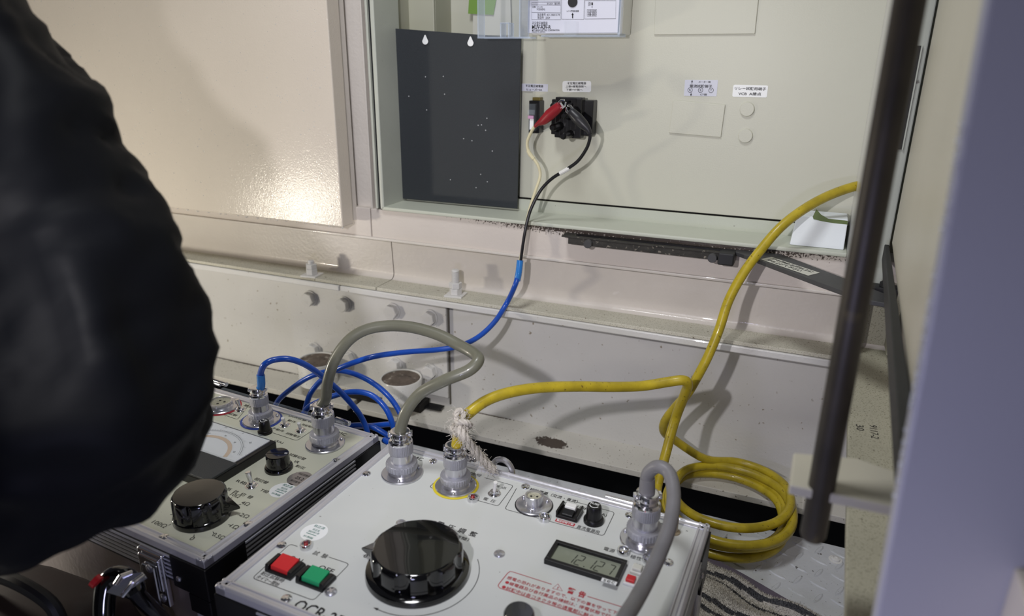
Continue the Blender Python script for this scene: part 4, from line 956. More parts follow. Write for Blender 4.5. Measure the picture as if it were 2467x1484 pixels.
# --- grey supply cable at the right
g2 = Cable('supply_cable', toW(c2, f_ac), 'grey supply cable looping off the right-hand plug of the grey test set')
e = g2.plug(c2, f_ac, 0.0072, 1.0)
g2.run([e - Vector((0, 0, 0.006)), Py(1559, 1180, e.y), Py(1560, 1152, e.y)], [0.0078, 0.0078, 0.0072], M['grey_cable2'], 'strain_tube', 6)
g2.run([Py(1559, 1165, e.y), Py(1562, 1140, e.y), Py(1585, 1124, e.y - .004), Py(1612, 1140, e.y - .01), Py(1623, 1190, e.y - .03), Py(1615, 1260, e.y - .06), Py(1590, 1330, e.y - .09), Py(1560, 1395, e.y - .12), Py(1530, 1450, e.y - .15), Py(1500, 1500, e.y - .18), Py(1470, 1580, e.y - .2), Py(1500, 1800, e.y - .24)], 0.0064, M['grey_cable2'])

# --- blue test lead with its two clips
bl = Cable('test_lead', toW(c1, f_bl), 'blue test lead looped behind the test sets, ending in red and black clips')
e = bl.plug(c1, f_bl, 0.0052, 0.86)
bl.run([e - Vector((0, 0, 0.006)), Py(629, 930, e.y), Py(628, 903, e.y)], 0.0052, M['sky_tube'], 'strain_tube', 4)
ey = e.y
path = [Py(628, 915, ey), Py(629, 895, ey), Py(640, 876, ey), Py(665, 866, ey + .01), Py(702, 866, ey + .02), Py(745, 884, ey + .035), Py(795, 922, ey + .06), Py(840, 965, ey + .08), Py(872, 1008, ey + .09), Py(886, 1048, ey + .09),
        Py(880, 1085, ey + .10), Py(760, 1060, ey + .12), Py(668, 1010, ey + .13), Py(666, 972, ey + .13), Py(705, 934, ey + .13), Py(758, 903, ey + .13), Py(820, 893, ey + .14), Py(880, 912, ey + .14), Py(930, 948, ey + .14), Py(962, 992, ey + .14), Py(975, 1040, ey + .13),
        Py(960, 1062, ey + .12), Py(900, 1030, ey + .11), Py(850, 1025, ey + .11), Py(790, 1040, ey + .10), Py(738, 1010, ey + .11), Py(742, 962, ey + .115), Py(765, 925, ey + .12), Py(800, 897, ey + .115), Py(845, 876, ey + .115), Py(905, 858, ey + .13), Py(980, 848, ey + .17), Py(1050, 843, ey + .20), Py(1105, 834, ey + .22),
        Py(1152, 812, ey + .25), Py(1192, 775, ey + .28), Py(1222, 728, ey + .31), Py(1240, 690, 0.93), Py(1248, 665, 0.935)]
bl.run(path, 0.0040, M['blue_cable'])
bl.run([Py(735, 990, ey + .09), Py(752, 975, ey + .09), Py(800, 955, ey + .09), Py(850, 944, ey + .095), Py(895, 952, ey + .10), Py(930, 985, ey + .10), Py(948, 1030, ey + .10), Py(955, 1075, ey + .10), Py(930, 1100, ey + .09), Py(820, 1075, ey + .08), Py(738, 1010, ey + .085), Py(735, 990, ey + .09)], 0.0040, M['blue_cable'], 'loop')
bl.run([Py(845, 1026, ey + .13), Py(890, 1026, ey + .13), Py(940, 1022, ey + .13), Py(965, 1026, ey + .13)], 0.0040, M['blue_cable'], 'loop')
bl.run([Py(925, 1060, ey + .05), Py(945, 1071, ey + .045), Py(960, 1080, ey + .04), Py(975, 1092, ey + .03)], 0.0040, M['blue_cable'], 'loop')
bl.run([Py(1246, 676, 0.934), Py(1250, 655, 0.936), Py(1253, 627, 0.94)], 0.0050, M['sky_tube'], 'heat_shrink', 4)
wp = [Py(1252, 632, 0.94), Py(1260, 590, 0.945), Py(1268, 540, 0.955), Py(1277, 500, 0.965), Py(1290, 460, 0.975), Py(1301, 425, 0.985), Py(1297, 400, 0.985), Py(1283, 378, 0.985), Py(1272, 360, 0.985), Py(1271, 340, 0.983), Py(1280, 318, 0.98), Py(1287, 306, 0.978)]
bl.run(wp, 0.0022, M['white_wire'], 'white_wire', n=10)
bl.run([Py(1272, 362, 0.985), Py(1277, 372, 0.985), Py(1286, 383, 0.985)], 0.0030, M['white_wire'], 'marker_sleeve', 4, 10)
bp = [Py(1254, 632, 0.94), Py(1262, 575, 0.942), Py(1271, 530, 0.948), Py(1282, 497, 0.955), Py(1303, 458, 0.962), Py(1330, 430, 0.965), Py(1362, 410, 0.965), Py(1392, 388, 0.962), Py(1413, 358, 0.958), Py(1421, 334, 0.956), Py(1421, 322, 0.956)]
bl.run(bp, 0.0024, M['black_wire'], 'black_wire', n=10)
bl.run([Py(1349, 418, 0.965), Py(1372, 405, 0.965)], 0.0032, M['white_plastic'], 'marker_sleeve', 1, 10, raw=True)
def clip_part(pxs, ys, rs, mat, jaw):
    b0 = [Py(px, py, y) for (px, py), y in zip(pxs, ys)]
    bt = bl.run(b0, rs, mat, 'clip_boot', 4, 20)
    tip = b0[-1]; d = (b0[-1] - b0[-2]).normalized(); sd = d.cross(Vector((0, 1, 0))).normalized()
    mb = MB()
    for sg in (-1, 1):
        p0 = tip - d * 0.004 + sd * sg * 0.0035 - bl.b; p1 = tip + d * jaw * 0.6 + sd * sg * 0.0042 - bl.b; p2 = tip + d * jaw + sd * sg * 0.0018 - bl.b
        mb.tube([p0, p1, p2], [0.0020, 0.0019, 0.0014], 8)
    mb.tube([tip + sd * 0.005 - bl.b + d * 0.002, tip - sd * 0.005 - bl.b + d * 0.002], 0.0018, 8)
    mb.build('clip_jaw', M['chrome'], bt)
clip_part(((1289, 305), (1296, 298), (1310, 290), (1325, 276), (1341, 262), (1350, 254)), (0.978, 0.976, 0.973, 0.970, 0.967, 0.965), [0.0022, 0.0032, 0.0065, 0.0080, 0.0074, 0.0058], M['red_rubber'], 0.010)
clip_part(((1421, 322), (1417, 312), (1406, 300), (1393, 287), (1381, 275), (1376, 269)), (0.956, 0.956, 0.957, 0.958, 0.959, 0.960), [0.0028, 0.0042, 0.0068, 0.0078, 0.0068, 0.0058], M['black_rubber'], 0.010)

# --- yellow cable: plug, twist, coil on the deck, up into the cabinet
yc = Cable('yellow_cable', toW(c2, f_tr), 'long yellow cable from the rope-tied plug through a flat coil and up into the cabinet')
e = yc.plug(c2, f_tr, 0.0066, 0.95)
r_ = 0.0062; ye = e.y
yp = [e - Vector((0, 0, 0.006)), Py(1100, 1075, ye), Py(1105, 1045, ye + .002), Py(1112, 1015, ye + .006), Py(1130, 995, ye + .012), Py(1170, 966, ye + .03), Py(1225, 946, ye + .05), Py(1300, 934, ye + .08), Py(1390, 931, ye + .11), Py(1470, 932, ye + .14), Py(1545, 930, ye + .17), Py(1610, 920, ye + .185), Py(1645, 916, ye + .19), Py(1657, 926, ye + .195),
      Py(1650, 950, ye + .205), Py(1632, 995, ye + .22), Py(1618, 1040, ye + .215), Py(1606, 1085, ye + .205), Py(1594, 1130, ye + .19), Py(1584, 1170, ye + .18), Py(1582, 1215, ye + .16)]
cc = Pz(1750, 1238, 0.02)
coil = []
T0 = PI * 0.97; loops = 4.77; N = int(loops * 12)
for i in range(N + 1):
    t = i / N; a = T0 + t * loops * 2 * PI
    k = a / (2 * PI)
    rad = 0.081 + 0.0085 * math.sin(2.3 * k + 0.6) + 0.004 * math.sin(5.1 * k)
    cx_ = cc.x + 0.0055 * math.sin(1.9 * k * 2); cy_ = cc.y - 0.004 + 0.006 * math.cos(1.3 * k * 2)
    z = 0.012 + 0.011 * t * 3.4 + 0.004 * math.sin(a * 0.5 + 1.0) ** 2
    yy_ = cy_ + rad * 0.97 * math.sin(a); kk_ = min(max((yy_ - 0.875) / 0.04, 0), 1); z = max(z, z + (0.0375 + 0.020 * t - z) * kk_)
    coil.append(Vector((cx_ + rad * math.cos(a), cy_ + rad * 0.97 * math.sin(a), z)))
out = [Py(1700, 1106, 0.950), Py(1625, 1060, 0.925), Py(1600, 1040, 0.90), Py(1602, 1015, 0.885), Py(1628, 980, 0.875), Py(1655, 950, 0.865), Py(1676, 915, 0.862), Py(1705, 860, 0.868), Py(1732, 795, 0.88), Py(1755, 725, 0.895), Py(1790, 660, 0.91), Py(1832, 603, 0.925), Py(1880, 548, 0.94), Py(1935, 505, 0.96), Py(1995, 472, 0.985), Py(2060, 449, 1.01), Py(2125, 438, 1.035)]
yc.run(yp + coil[1:] + out, r_, M['yellow_cable'], sub=5)

# --- rope tie
rp = Cable('rope_tie', Py(1109, 1020, ye), 'frayed white rope knotted round the yellow cable and tied to the case eyelet', 'rope')
def strand(core, rad, r, turns, ph, nm='strand'):
    p = catmull(core, 10); out_ = []
    for i, q in enumerate(p):
        d = (p[min(i + 1, len(p) - 1)] - p[max(i - 1, 0)]).normalized(); n1 = d.orthogonal().normalized(); n1 = (Vector((0, 1, 0)) - d * d.y).normalized(); n2 = d.cross(n1)
        a = ph + turns * 2 * PI * i / (len(p) - 1); out_.append(q + (n1 * math.cos(a) + n2 * math.sin(a)) * rad)
    rp.run(out_, r, M['rope'], nm, n=8, raw=True)
qe = Pz(1192, 1130, H0 + 0.008)
c_loop = [Py(1106, 1026, ye - .012), Py(1100, 1010, ye - .010), Py(1102, 993, ye - .006), Py(1110, 990, ye - .002), Py(1117, 1002, ye - .004), Py(1112, 1020, ye - .012)]
c_knot = [Py(1096, 1022, ye - .004), Py(1104, 1016, ye - .014), Py(1122, 1018, ye - .013), Py(1132, 1024, ye - .004), Py(1124, 1030, ye + .010), Py(1104, 1030, ye + .010), Py(1093, 1030, ye), Py(1100, 1034, ye - .012), Py(1116, 1036, ye - .014)]
c_tail = [Py(1106, 1028, ye - .014), Py(1118, 1052, ye - .016), Py(1136, 1076, ye - .004), Py(1155, 1098, ye + .010), Py(1172, 1116, ye + .022), Py(1188, 1132, ye + .030)]
c_wrap = [Py(1090, 1030, ye - .004), Py(1098, 1042, ye - .012), Py(1110, 1048, ye - .013), Py(1120, 1044, ye - .008), Py(1122, 1030, ye - .012)]
for core, tn_ in ((c_loop, 2), (c_knot, 4), (c_wrap, 2)):
    for ph in (0, 2.09, 4.18): strand(core, 0.0016, 0.0018, tn_, ph)
for ph in (0, 1.57, 3.14, 4.71): strand(c_tail, 0.0028, 0.0026, 2.2, ph)
fz = MB(); rr = random.Random(11)
for core in (c_tail, c_tail, c_knot, c_loop, c_wrap, c_tail):
    p = catmull(core, 30)
    for q in p:
        for _ in range(1):
            if rr.random() > 0.45: continue
            d = Vector((rr.gauss(0, 1), rr.gauss(0, 1), rr.gauss(0, 1))).normalized(); l_ = rr.uniform(0.002, 0.008)
            s0 = q + d * 0.004; fz.tube([s0 - rp.b, s0 + d * l_ * 0.6 + Vector((rr.gauss(0, 1), 0, rr.gauss(0, 1))) * 0.0015 - rp.b, s0 + d * l_ + Vector((rr.gauss(0, 1), rr.gauss(0, 1), -1)) * 0.002 - rp.b], 0.00022, 3)
o = fz.build('frayed_fibres', M['rope'], rp.root, smooth=0); o['kind'] = 'stuff'

# ================================================================== THINGS IN THE CABINET
# black cover board
def quad_board(corners, y, th):
    c = [Py(px, py, y) for px, py in corners]
    return c
c = quad_board(((945, 68), (1255, 91), (1246, 503), (965, 478)), 1.024, 0.003)
bb = thing('cover_board', (c[3].x, 1.024, c[3].z), 'matt black cover board standing at the left of the instrument panel', 'board')
ob = Vector((c[3].x, 1.024, c[3].z)); mb = MB()
vs = [v - ob for v in c] + [v - ob + Vector((0, 0.003, 0)) for v in c]
mb.add(vs, [(0, 1, 2, 3), (7, 6, 5, 4), (0, 4, 5, 1), (1, 5, 6, 2), (2, 6, 7, 3), (3, 7, 4, 0)]); mb.build('board_sheet', M['black_board'], bb, bevel=0.0004)
for (px, py) in ((1025, 99), (1134, 103)):
    q = Py(px, py, 1.0235) - ob
    dp = [(0.0052 * math.cos(a) * (1 - 0.35 * max(0, math.sin(a))), 0.0052 * math.sin(a) + (0.004 * max(0, math.sin(a)) ** 4)) for a in [2 * PI * k / 20 for k in range(20)]]
    MB().prism(dp, 0, 0.0012, Matrix.Translation(q) @ Matrix.Rotation(PI / 2, 4, 'X')).build('hole_spot', M['white'], bb, bevel=0.0003)  # white spot added in place of a hole showing the light wall
wd_ = MB()
for (px, py) in ((1025, 185), (1068, 184), (1071, 227), (985, 232), (1028, 265), (1117, 334), (1137, 339), (1152, 302), (1160, 301), (1170, 314), (1173, 285), (1186, 364), (1158, 420), (1085, 433), (1174, 438), (1147, 452)):
    q = Py(px, py, 1.0238) - ob; wd_.lathe([(0.0011, 0), (0.0009, 0.0004), (0.00001, 0.0007)], 8, Matrix.Translation(q) @ Matrix.Rotation(PI / 2, 4, 'X'))
o = wd_.build('water_drops', M['water'], bb); o['kind'] = 'stuff'

# relay
YF = 0.984
q = Py(1272, 84, YF); q2 = Py(1488, 82, YF); zr = q.z; rx0, rx1 = q.x, q2.x
ro = Vector((rx0, YP, zr)); rl = thing('voltage_relay', ro, 'white undervoltage relay with printed face and clear cover swung open, top of the panel', 'relay')
Wr = rx1 - rx0
MB().box(0.002, Wr + 0.004, -(YP - YF) + 0.006, 0, 0.0, 0.22).build('relay_body', M['white_plastic'], rl, bevel=0.003)
fy = -(YP - YF)
MB().box(-0.001, Wr, fy, fy + 0.0055, 0.002, 0.22).build('face_plate', M['relay_face'], rl, bevel=0.0008)
MB().box(Wr, Wr + 0.0035, fy - 0.002, fy + 0.03, -0.001, 0.22).box(0.02, Wr + 0.0035, fy - 0.002, fy + 0.03, -0.003, -0.0005).build('face_rim', M['clear_edge'], rl, bevel=0.0008)
def rp_(px, py): v = Py(px, py, YF) - ro; return Vector((v.x, fy - 0.0003, v.z))
rt = MB(); UPZ = Vector((0, 0, 1))
def rtxt(s_, pa, pb, h_, bold=0.0):
    a, b_ = rp_(*pa), rp_(*pb); put_text(rt, s_, (a + b_) / 2, b_ - a, UPZ, width=(b_ - a).length, height=h_, bold=bold)
def z2(x, y): return (1140 + x / 6.1675, y / 6.1675)
rtxt('不足電圧継電器', z2(875, 350), z2(1105, 350), 0.0052); rtxt('MUV-A3V-R', z2(875, 402), z2(1155, 402), 0.0050, 0.025); rtxt('MITSUBISHI ELECTRIC CORPORATION', z2(875, 450), z2(1282, 450), 0.0023, 0.015); rtxt('MADE IN JAPAN', z2(875, 478), z2(1070, 478), 0.0021)
rtxt('JEC2520（電圧用）', z2(1095, 55), z2(1292, 55), 0.0030); rtxt('定格：V=110V', z2(880, 102), z2(1035, 102), 0.0030); rtxt('f=50/60Hz', z2(945, 137), z2(1070, 137), 0.0030); rtxt('製造番号 :431 2408 0174', z2(957, 218), z2(1285, 218), 0.0036); rtxt('製造年  :2024', z2(957, 262), z2(1142, 262), 0.0036)
rtxt('動作', z2(1455, 80), z2(1503, 80), 0.0034); rtxt('レバー操作表示復帰', z2(1392, 165), z2(1568, 165), 0.0024, 0.02); rtxt('ON', z2(1708, 42), z2(1748, 42), 0.0026); rtxt('OFF', z2(1706, 73), z2(1748, 73), 0.0026); rtxt('1', z2(1764, 102), z2(1771, 102), 0.0026)
rtxt('SW1 周波数', z2(1700, 162), z2(1825, 162), 0.0024); rtxt('ON  50Hz', z2(1703, 195), z2(1822, 195), 0.0022); rtxt('OFF 60Hz', z2(1703, 225), z2(1822, 225), 0.0022)
def rline(*ps, wd=0.0004, closed=False):
    rt.ribbon([rp_(*z2(*p)) for p in ps], wd, up=Vector((0, 1, 0)), closed=closed)
rline((870, 38), (1300, 38), (1300, 292), (870, 290), closed=True); rline((870, 72), (1300, 76)); rline((870, 186), (1300, 192))
rline((1315, -60), (1312, 285), (1645, 287), (1652, -60)); rline((1662, 8), (2122, 10), (2118, 277), (1660, 283), closed=True)
rline((960, -40), (960, 15), (1300, 18), (1302, -40)); rline((1692, 143), (1836, 143), (1836, 240), (1692, 240), closed=True); rline((1692, 180), (1836, 180)); rline((1692, 210), (1836, 210)); rline((1745, 143), (1745, 240))
a = rp_(*z2(1480, 30)); rt.lathe([(0.0068, 0), (0.0068, 0.0006), (0, 0.0006)], 24, Matrix.Translation(a) @ Matrix.Rotation(PI / 2, 4, 'X'))
for (x0, y0, x1, y1) in ((1470, 215, 1486, 272), (1757, 36, 1780, 78)):
    p = [rp_(*z2(*k)) for k in ((x0, y0), (x1, y0), (x1, y1), (x0, y1))]; rt.add(p, [(0, 1, 2, 3)])
rt.add([rp_(*z2(*k)) for k in ((1460, 222), (1478, 188), (1496, 222))], [(0, 1, 2)])
rt.build('face_printing', M['ink'], rl, smooth=0)
lp = [rp_(*z2(*k)) for k in ((1385, 322), (1572, 322), (1572, 545), (1385, 545))]
MB().box(lp[0].x, lp[1].x, fy - 0.010, fy + 0.001, lp[2].z, lp[0].z).build('clear_lever', M['clear'], rl, bevel=0.0008)
p0 = rp_(*z2(830, 8)); MB().box(p0.x, p0.x + 0.013, fy - 0.006, fy, p0.z, p0.z + 0.03).build('hinge_block', M['white_plastic'], rl, bevel=0.001)
# open clear cover: shallow tray, hinged on the relay's left edge
YC = 0.950
k0 = Py(1150, 91, YC) - ro; k1 = Py(1253, 86, YC) - ro
cvx0, cvx1, cvz = k0.x, k1.x, k0.z; yc0 = YC - YP
MB().box(cvx0 + 0.001, cvx1 - 0.001, yc0, yc0 + 0.0012, cvz + 0.001, 0.22).build('clear_cover', M['clear'], rl)
cv = MB().box(cvx0, cvx0 + 0.002, yc0, yc0 + 0.022, cvz, 0.22).box(cvx0, cvx1 + 0.015, yc0, yc0 + 0.022, cvz - 0.001, cvz + 0.0012).box(cvx1 - 0.002, cvx1, yc0, yc0 + 0.034, cvz, 0.22)
n0_ = Py(1203, 54, YC) - ro; n1_ = Py(1222, 88, YC) - ro
cv.box(n0_.x, n0_.x + 0.0018, yc0 + 0.002, yc0 + 0.020, cvz, n0_.z).box(n1_.x, n1_.x + 0.0018, yc0 + 0.002, yc0 + 0.020, cvz, n0_.z).box(n0_.x, n1_.x, yc0 + 0.002, yc0 + 0.020, n0_.z - 0.0015, n0_.z)
cv.build('cover_edge', M['clear_edge'], rl, bevel=0.0004)

# stickers on the panel
def sticker(corners, mat, label, lines, inkm=None, y=YP, rad=0.0, name='label_sticker'):
    c = [Py(px, py, y - 0.0004) for px, py in corners]; o_ = sum(c, Vector()) / 4
    rt_ = thing(name, o_, label, 'label')
    x = ((c[1] - c[0]) + (c[2] - c[3])) / 2; wd = x.length; ht = ((c[0] - c[3]).length + (c[1] - c[2]).length) / 2; x.normalize(); zz = Vector((0, 0, 1)); zz = (zz - x * zz.dot(x)).normalized()
    pts = []; r = rad if rad else 0.0003
    for (sx, sz, a0) in ((1, 1, 0), (-1, 1, PI / 2), (-1, -1, PI), (1, -1, 1.5 * PI)):
        for k in range(5): a = a0 + k * PI / 8; pts.append(x * (sx * (wd / 2 - r) + r * math.cos(a)) + zz * (sz * (ht / 2 - r) + r * math.sin(a)))
    n = len(pts); vs = [p + Vector((0, 0.0004, 0)) for p in pts] + list(pts)
    MB().add(vs, [tuple(range(n)), tuple(range(2 * n - 1, n - 1, -1))] + [(i, (i + 1) % n, n + (i + 1) % n, n + i) for i in range(n)]).build('label_stock', mat, rt_, smooth=0)
    mb = MB()
    for (s_, u, v, w_, h_) in lines: put_text(mb, s_, x * (u * wd) + zz * (v * ht) + Vector((0, -0.0004, 0)), x, zz, width=w_ * wd, height=h_ * ht, bold=0.012)
    return rt_, mb, x, zz, wd, ht
def fin(t, mat=None): t[1].build('label_print', mat or M['ink'], t[0], smooth=0)
fin(sticker(((1256, 201), (1320, 203), (1320, 221), (1255, 219)), M['lilac_label'], 'small square-cornered white label above the fuse holder', (('不足電圧継電器', 0, 0.22, 0.66, 0.34), ('ヒューズ=3A', 0.0, -0.26, 0.58, 0.30))))
fin(sticker(((1355, 195), (1424, 195), (1424, 222), (1355, 222)), M['white'], 'round-cornered three-line white label above the black terminal block', (('不足電圧継電器', 0, 0.29, 0.66, 0.23), ('上側=継電器側へ', -0.02, 0.01, 0.72, 0.21), ('下側=VT側へ', -0.08, -0.28, 0.58, 0.20)), rad=0.003))
t = sticker(((1650, 192), (1729, 193), (1727, 232), (1648, 231)), M['lilac_label'], 'lilac-white label with three circled letters above the rectangular blanking plate', (('メーター側', 0.10, 0.38, 0.36, 0.12), ('電流試験端子', 0, 0.12, 0.68, 0.19), ('CT側', 0.10, -0.40, 0.20, 0.13), ('R', -0.32, -0.13, 0.05, 0.12), ('S', 0.0, -0.13, 0.05, 0.12), ('T', 0.32, -0.13, 0.05, 0.12)))
for u in (-0.32, 0, 0.32):
    c0 = t[2] * (u * t[4]) + t[3] * (-0.13 * t[5]) + Vector((0, -0.0004, 0)); t[1].ribbon([c0 + t[2] * (0.0031 * math.cos(a)) + t[3] * (0.0031 * math.sin(a)) for a in [2 * PI * k / 24 for k in range(24)]], 0.0005, up=Vector((0, 1, 0)), closed=True)
for (v, sg) in ((0.36, 1), (-0.38, -1)):
    c0 = t[2] * (-0.28 * t[4]) + t[3] * (v * t[5]) + Vector((0, -0.0004, 0)); t[1].ribbon([c0 - t[3] * 0.0022 * sg, c0 + t[3] * 0.001 * sg], 0.0006, up=Vector((0, 1, 0))); t[1].add([c0 + t[3] * 0.003 * sg, c0 + t[2] * 0.0012, c0 - t[2] * 0.0012], [(0, 1, 2)])
fin(t)
fin(sticker(((1766, 204), (1850, 206), (1848, 235), (1765, 233)), M['white'], 'bright white label above the two round knockout caps', (('リレー試験用端子', 0, 0.21, 0.90, 0.27), ('VCB  A接点', 0, -0.22, 0.66, 0.27)), rad=0.002))

# fuse holder
q = Py(1273, 320, 1.02); q2 = Py(1300, 243, 1.02)
fo = Vector((q.x, YP, q.z)); fh = thing('fuse_holder', fo, 'narrow black fuse holder with a clear carrier, left of the terminal block', 'fuse holder')
fw, fh_ = q2.x - q.x, q2.z - q.z
MB().box(0, fw, -0.020, 0, 0, fh_).build('holder_base', M['black'], fh, bevel=0.001)
MB().box(0.003, fw - 0.003, -0.029, -0.018, 0.004, fh_ - 0.004).build('clear_carrier', M['clear'], fh, bevel=0.001)
MB().box(0.004, fw - 0.004, -0.0215, -0.0202, 0.006, fh_ * 0.42).build('fuse_link', M['black'], fh)
MB().box(fw * 0.34, fw - 0.005, -0.0305, -0.0292, 0.006, fh_ * 0.46).build('white_slip', M['white'], fh)
MB().box(0.0025, fw - 0.0035, -0.034, -0.028, fh_ * 0.58, fh_ * 0.74).build('finger_grip', M['clear'], fh, bevel=0.0012)
MB().box(0.0035, fw - 0.0045, -0.0325, -0.0295, fh_ * 0.46, fh_ * 0.56).build('pink_tab', M['pink'], fh, bevel=0.0005)
MB().box(0.004, fw - 0.001, -0.016, -0.004, fh_, fh_ + 0.0045).build('mount_tab', M['brass'], fh, bevel=0.0004)
# terminal block
q = Py(1328, 323, 1.022); q2 = Py(1431, 242, 1.022)
to = Vector((q.x, YP, q.z)); tb = thing('terminal_block', to, 'black test terminal block with pegs that the two clips bite on', 'terminal block')
tw, th_ = q2.x - q.x, q2.z - q.z
MB().box(0, tw, -0.020, 0, 0, th_).build('block_base', M['black'], tb, bevel=0.0012)
MB().box(tw * 0.16, tw * 0.80, -0.033, -0.018, -0.003, th_ + 0.004).box(tw * 0.66, tw * 0.80, -0.036, -0.030, -0.002, th_ + 0.003).build('block_body', M['black'], tb, bevel=0.0012)
for k in range(5): MB().box(tw * (0.19 + 0.09 * k), tw * (0.19 + 0.09 * k) + 0.0006, -0.0336, -0.0328, 0, th_).build('block_rib', M['rubber'], tb)
for (fx, fz) in ((0.30, 0.86), (0.56, 0.62), (0.30, 0.28), (0.55, 0.06)):
    MB().lathe([(0.0058, 0.030), (0.0058, 0.038), (0.0045, 0.040), (0.0045, 0.052), (0.0050, 0.053), (0.0050, 0.066), (0.0030, 0.068), (0, 0.068)], 18, T(tw * fx, 0, th_ * fz) @ Matrix.Rotation(PI / 2, 4, 'X'), teeth=0.05).build('terminal_peg', M['black'], tb)

# paper tag with green tape, top left
YT = 1.132
p = [Py(px, py, YT) for px, py in ((1137, -60), (1226, -60), (1232, 66), (1150, 76), (1139, 74))]
o_ = p[4]; pt_ = thing('paper_tag', o_, 'paper slip taped up with green tape behind the black board', 'paper')
def sheet(pts, y0, th, nm, mat):
    n = len(pts); vs = [v - o_ + Vector((0, y0, 0)) for v in pts] + [v - o_ + Vector((0, y0 + th, 0)) for v in pts]
    MB().add(vs, [tuple(range(n)), tuple(range(2 * n - 1, n - 1, -1))] + [(i, n + i, n + (i + 1) % n, (i + 1) % n) for i in range(n)]).build(nm, mat, pt_, smooth=0)
sheet([Py(px, py, YT) for px, py in ((1141, -60), (1228, -60), (1232, 85), (1139, 85))], 0, 0.0005, 'paper_slip', M['paper'])
sheet([Py(px, py, YT) for px, py in ((1134, -50), (1205, -50), (1190, 36), (1129, 33))], -0.002, 0.0006, 'green_tape', M['green_tape'])

# white foam box and olive tape at the right foot of the panel
f0 = Pz(1907, 566, 0.3905); f1 = Pz(2052, 577, 0.3905)
bx = thing('foam_box', (f0.x, 1.0, 0.3902), 'white foam block on the sill in the right corner of the opening', 'foam block')
zt_ = Py(1930, 520, 0.99).z - 0.3902
w_ = XR - 0.004 - f0.x
mb = MB().add([(0, -0.020, 0), (w_, -0.020, 0), (w_, 0.034, 0), (0, 0.034, 0), (0.004, -0.008, zt_), (w_, -0.008, zt_), (w_, 0.034, zt_), (0.004, 0.034, zt_)], [(0, 3, 2, 1), (4, 5, 6, 7), (0, 1, 5, 4), (1, 2, 6, 5), (2, 3, 7, 6), (3, 0, 4, 7)])
mb.build('foam_block', M['foam'], bx, bevel=0.0012)
gt = [Py(px, py, 0.990) for px, py in ((1960, 528), (1958, 522), (1967, 504), (1978, 517), (1995, 527), (2042, 532), (2042, 541), (2010, 538), (1980, 533))]
o_ = gt[0]; tp = thing('olive_tape', o_, 'curled olive-green tape lying on the white foam block', 'tape')
n = len(gt); vs = [v - o_ for v in gt] + [v - o_ + Vector((0, 0.0006, 0)) for v in gt]
MB().add(vs, [tuple(range(n)), tuple(range(2 * n - 1, n - 1, -1))] + [(i, n + i, n + (i + 1) % n, (i + 1) % n) for i in range(n)]).build('tape_strip', M['olive_tape'], tp, smooth=0)

# ================================================================== DOOR STAY
YS = 0.948
za = Py(1368, 569, YS).z; zb_ = Py(1369, 588, YS).z; xa_ = Py(1368, 575, YS).x; xb_ = Py(1735, 620, YS).x
so = Vector((xa_, 0.970, zb_)); st = thing('door_stay', so, 'black door stay rail with pivoting labelled arm under the sill', 'door stay')
hh = za - zb_
MB().box(-0.010, xb_ - xa_ + 0.006, YS - 0.970, 0, hh - 0.0022, hh).build('rail_top', M['rail'], st, bevel=0.0005)
MB().box(0, xb_ - xa_, YS - 0.970 + 0.001, 0, 0, hh - 0.0022).build('stay_rail', M['rail'], st, bevel=0.0008)
MB().box(0.01, xb_ - xa_, -0.014, -0.010, hh, hh + 0.0015).box(0.01, xb_ - xa_, -0.0075, -0.004, hh, hh + 0.0012).build('rail_groove', M['black'], st)
for (px, py) in ((1416, 588), (1716, 622)):
    q = Py(px, py, YS - 0.004) - so; MB().lathe([(0.0062, 0), (0.0062, 0.007), (0.0055, 0.008), (0, 0.008)], 24, Matrix.Translation(Vector((q.x, YS - 0.970 + 0.002, q.z))) @ Matrix.Rotation(PI / 2, 4, 'X')).build('rail_rivet', M['arm'], st)
q = Py(1727, 640, YS - 0.008) - so; q2 = Py(1770, 613, YS - 0.008) - so
MB().box(q.x, q2.x, YS - 0.970 - 0.008, -0.004, q.z + 0.001, q2.z).build('stay_stop', M['rubber'], st, bevel=0.002)
zs = 0.379
ap = [Pz(px, py, zs) for px, py in ((1724, 590), (1790, 596), (1882, 612), (2148, 713), (2152, 733), (2090, 722), (1980, 683), (1812, 620))]
MB().prism([(v.x - so.x, v.y - so.y) for v in ap], zs - so.z - 0.0055, zs - so.z).build('stay_arm', M['arm'], st, bevel=0.0008)
lb = [Pz(px, py, zs + 0.0003) - so for px, py in ((1831, 624), (1859, 619), (1975, 657), (1947, 664))]
MB().add(lb, [(0, 3, 2, 1)]).build('arm_label', M['paper'], st, smooth=0)
mb = MB(); xd_ = (lb[2] - lb[1]).normalized(); yd_ = Vector((-xd_.y, xd_.x, 0)); cen = sum(lb, Vector()) / 4; ln_ = (lb[2] - lb[1]).length
wdl = abs((lb[1] - lb[0]).dot(yd_))
put_text(mb, '扉を閉める際は上に', cen + yd_ * wdl * 0.22 + Vector((0, 0, 0.0004)), xd_, yd_, width=ln_ * 0.86, height=wdl * 0.34, bold=0.02)
put_text(mb, '持ち上げて下さい', cen - yd_ * wdl * 0.22 - xd_ * ln_ * 0.05 + Vector((0, 0, 0.0004)), xd_, yd_, width=ln_ * 0.72, height=wdl * 0.34, bold=0.02)
mb.build('arm_print', M['ink'], st, smooth=0)
q = Py(2086, 695, 0.945) - so; q2 = Py(2146, 730, 0.93) - so
MB().box(q.x, q2.x + 0.006, -0.040, -0.020, q2.z + 0.002, q2.z + 0.018).build('stay_bracket', M['rubber'], st, bevel=0.0015)
hx = [(0.007 * math.cos(PI / 3 * k), 0.007 * math.sin(PI / 3 * k)) for k in range(6)]
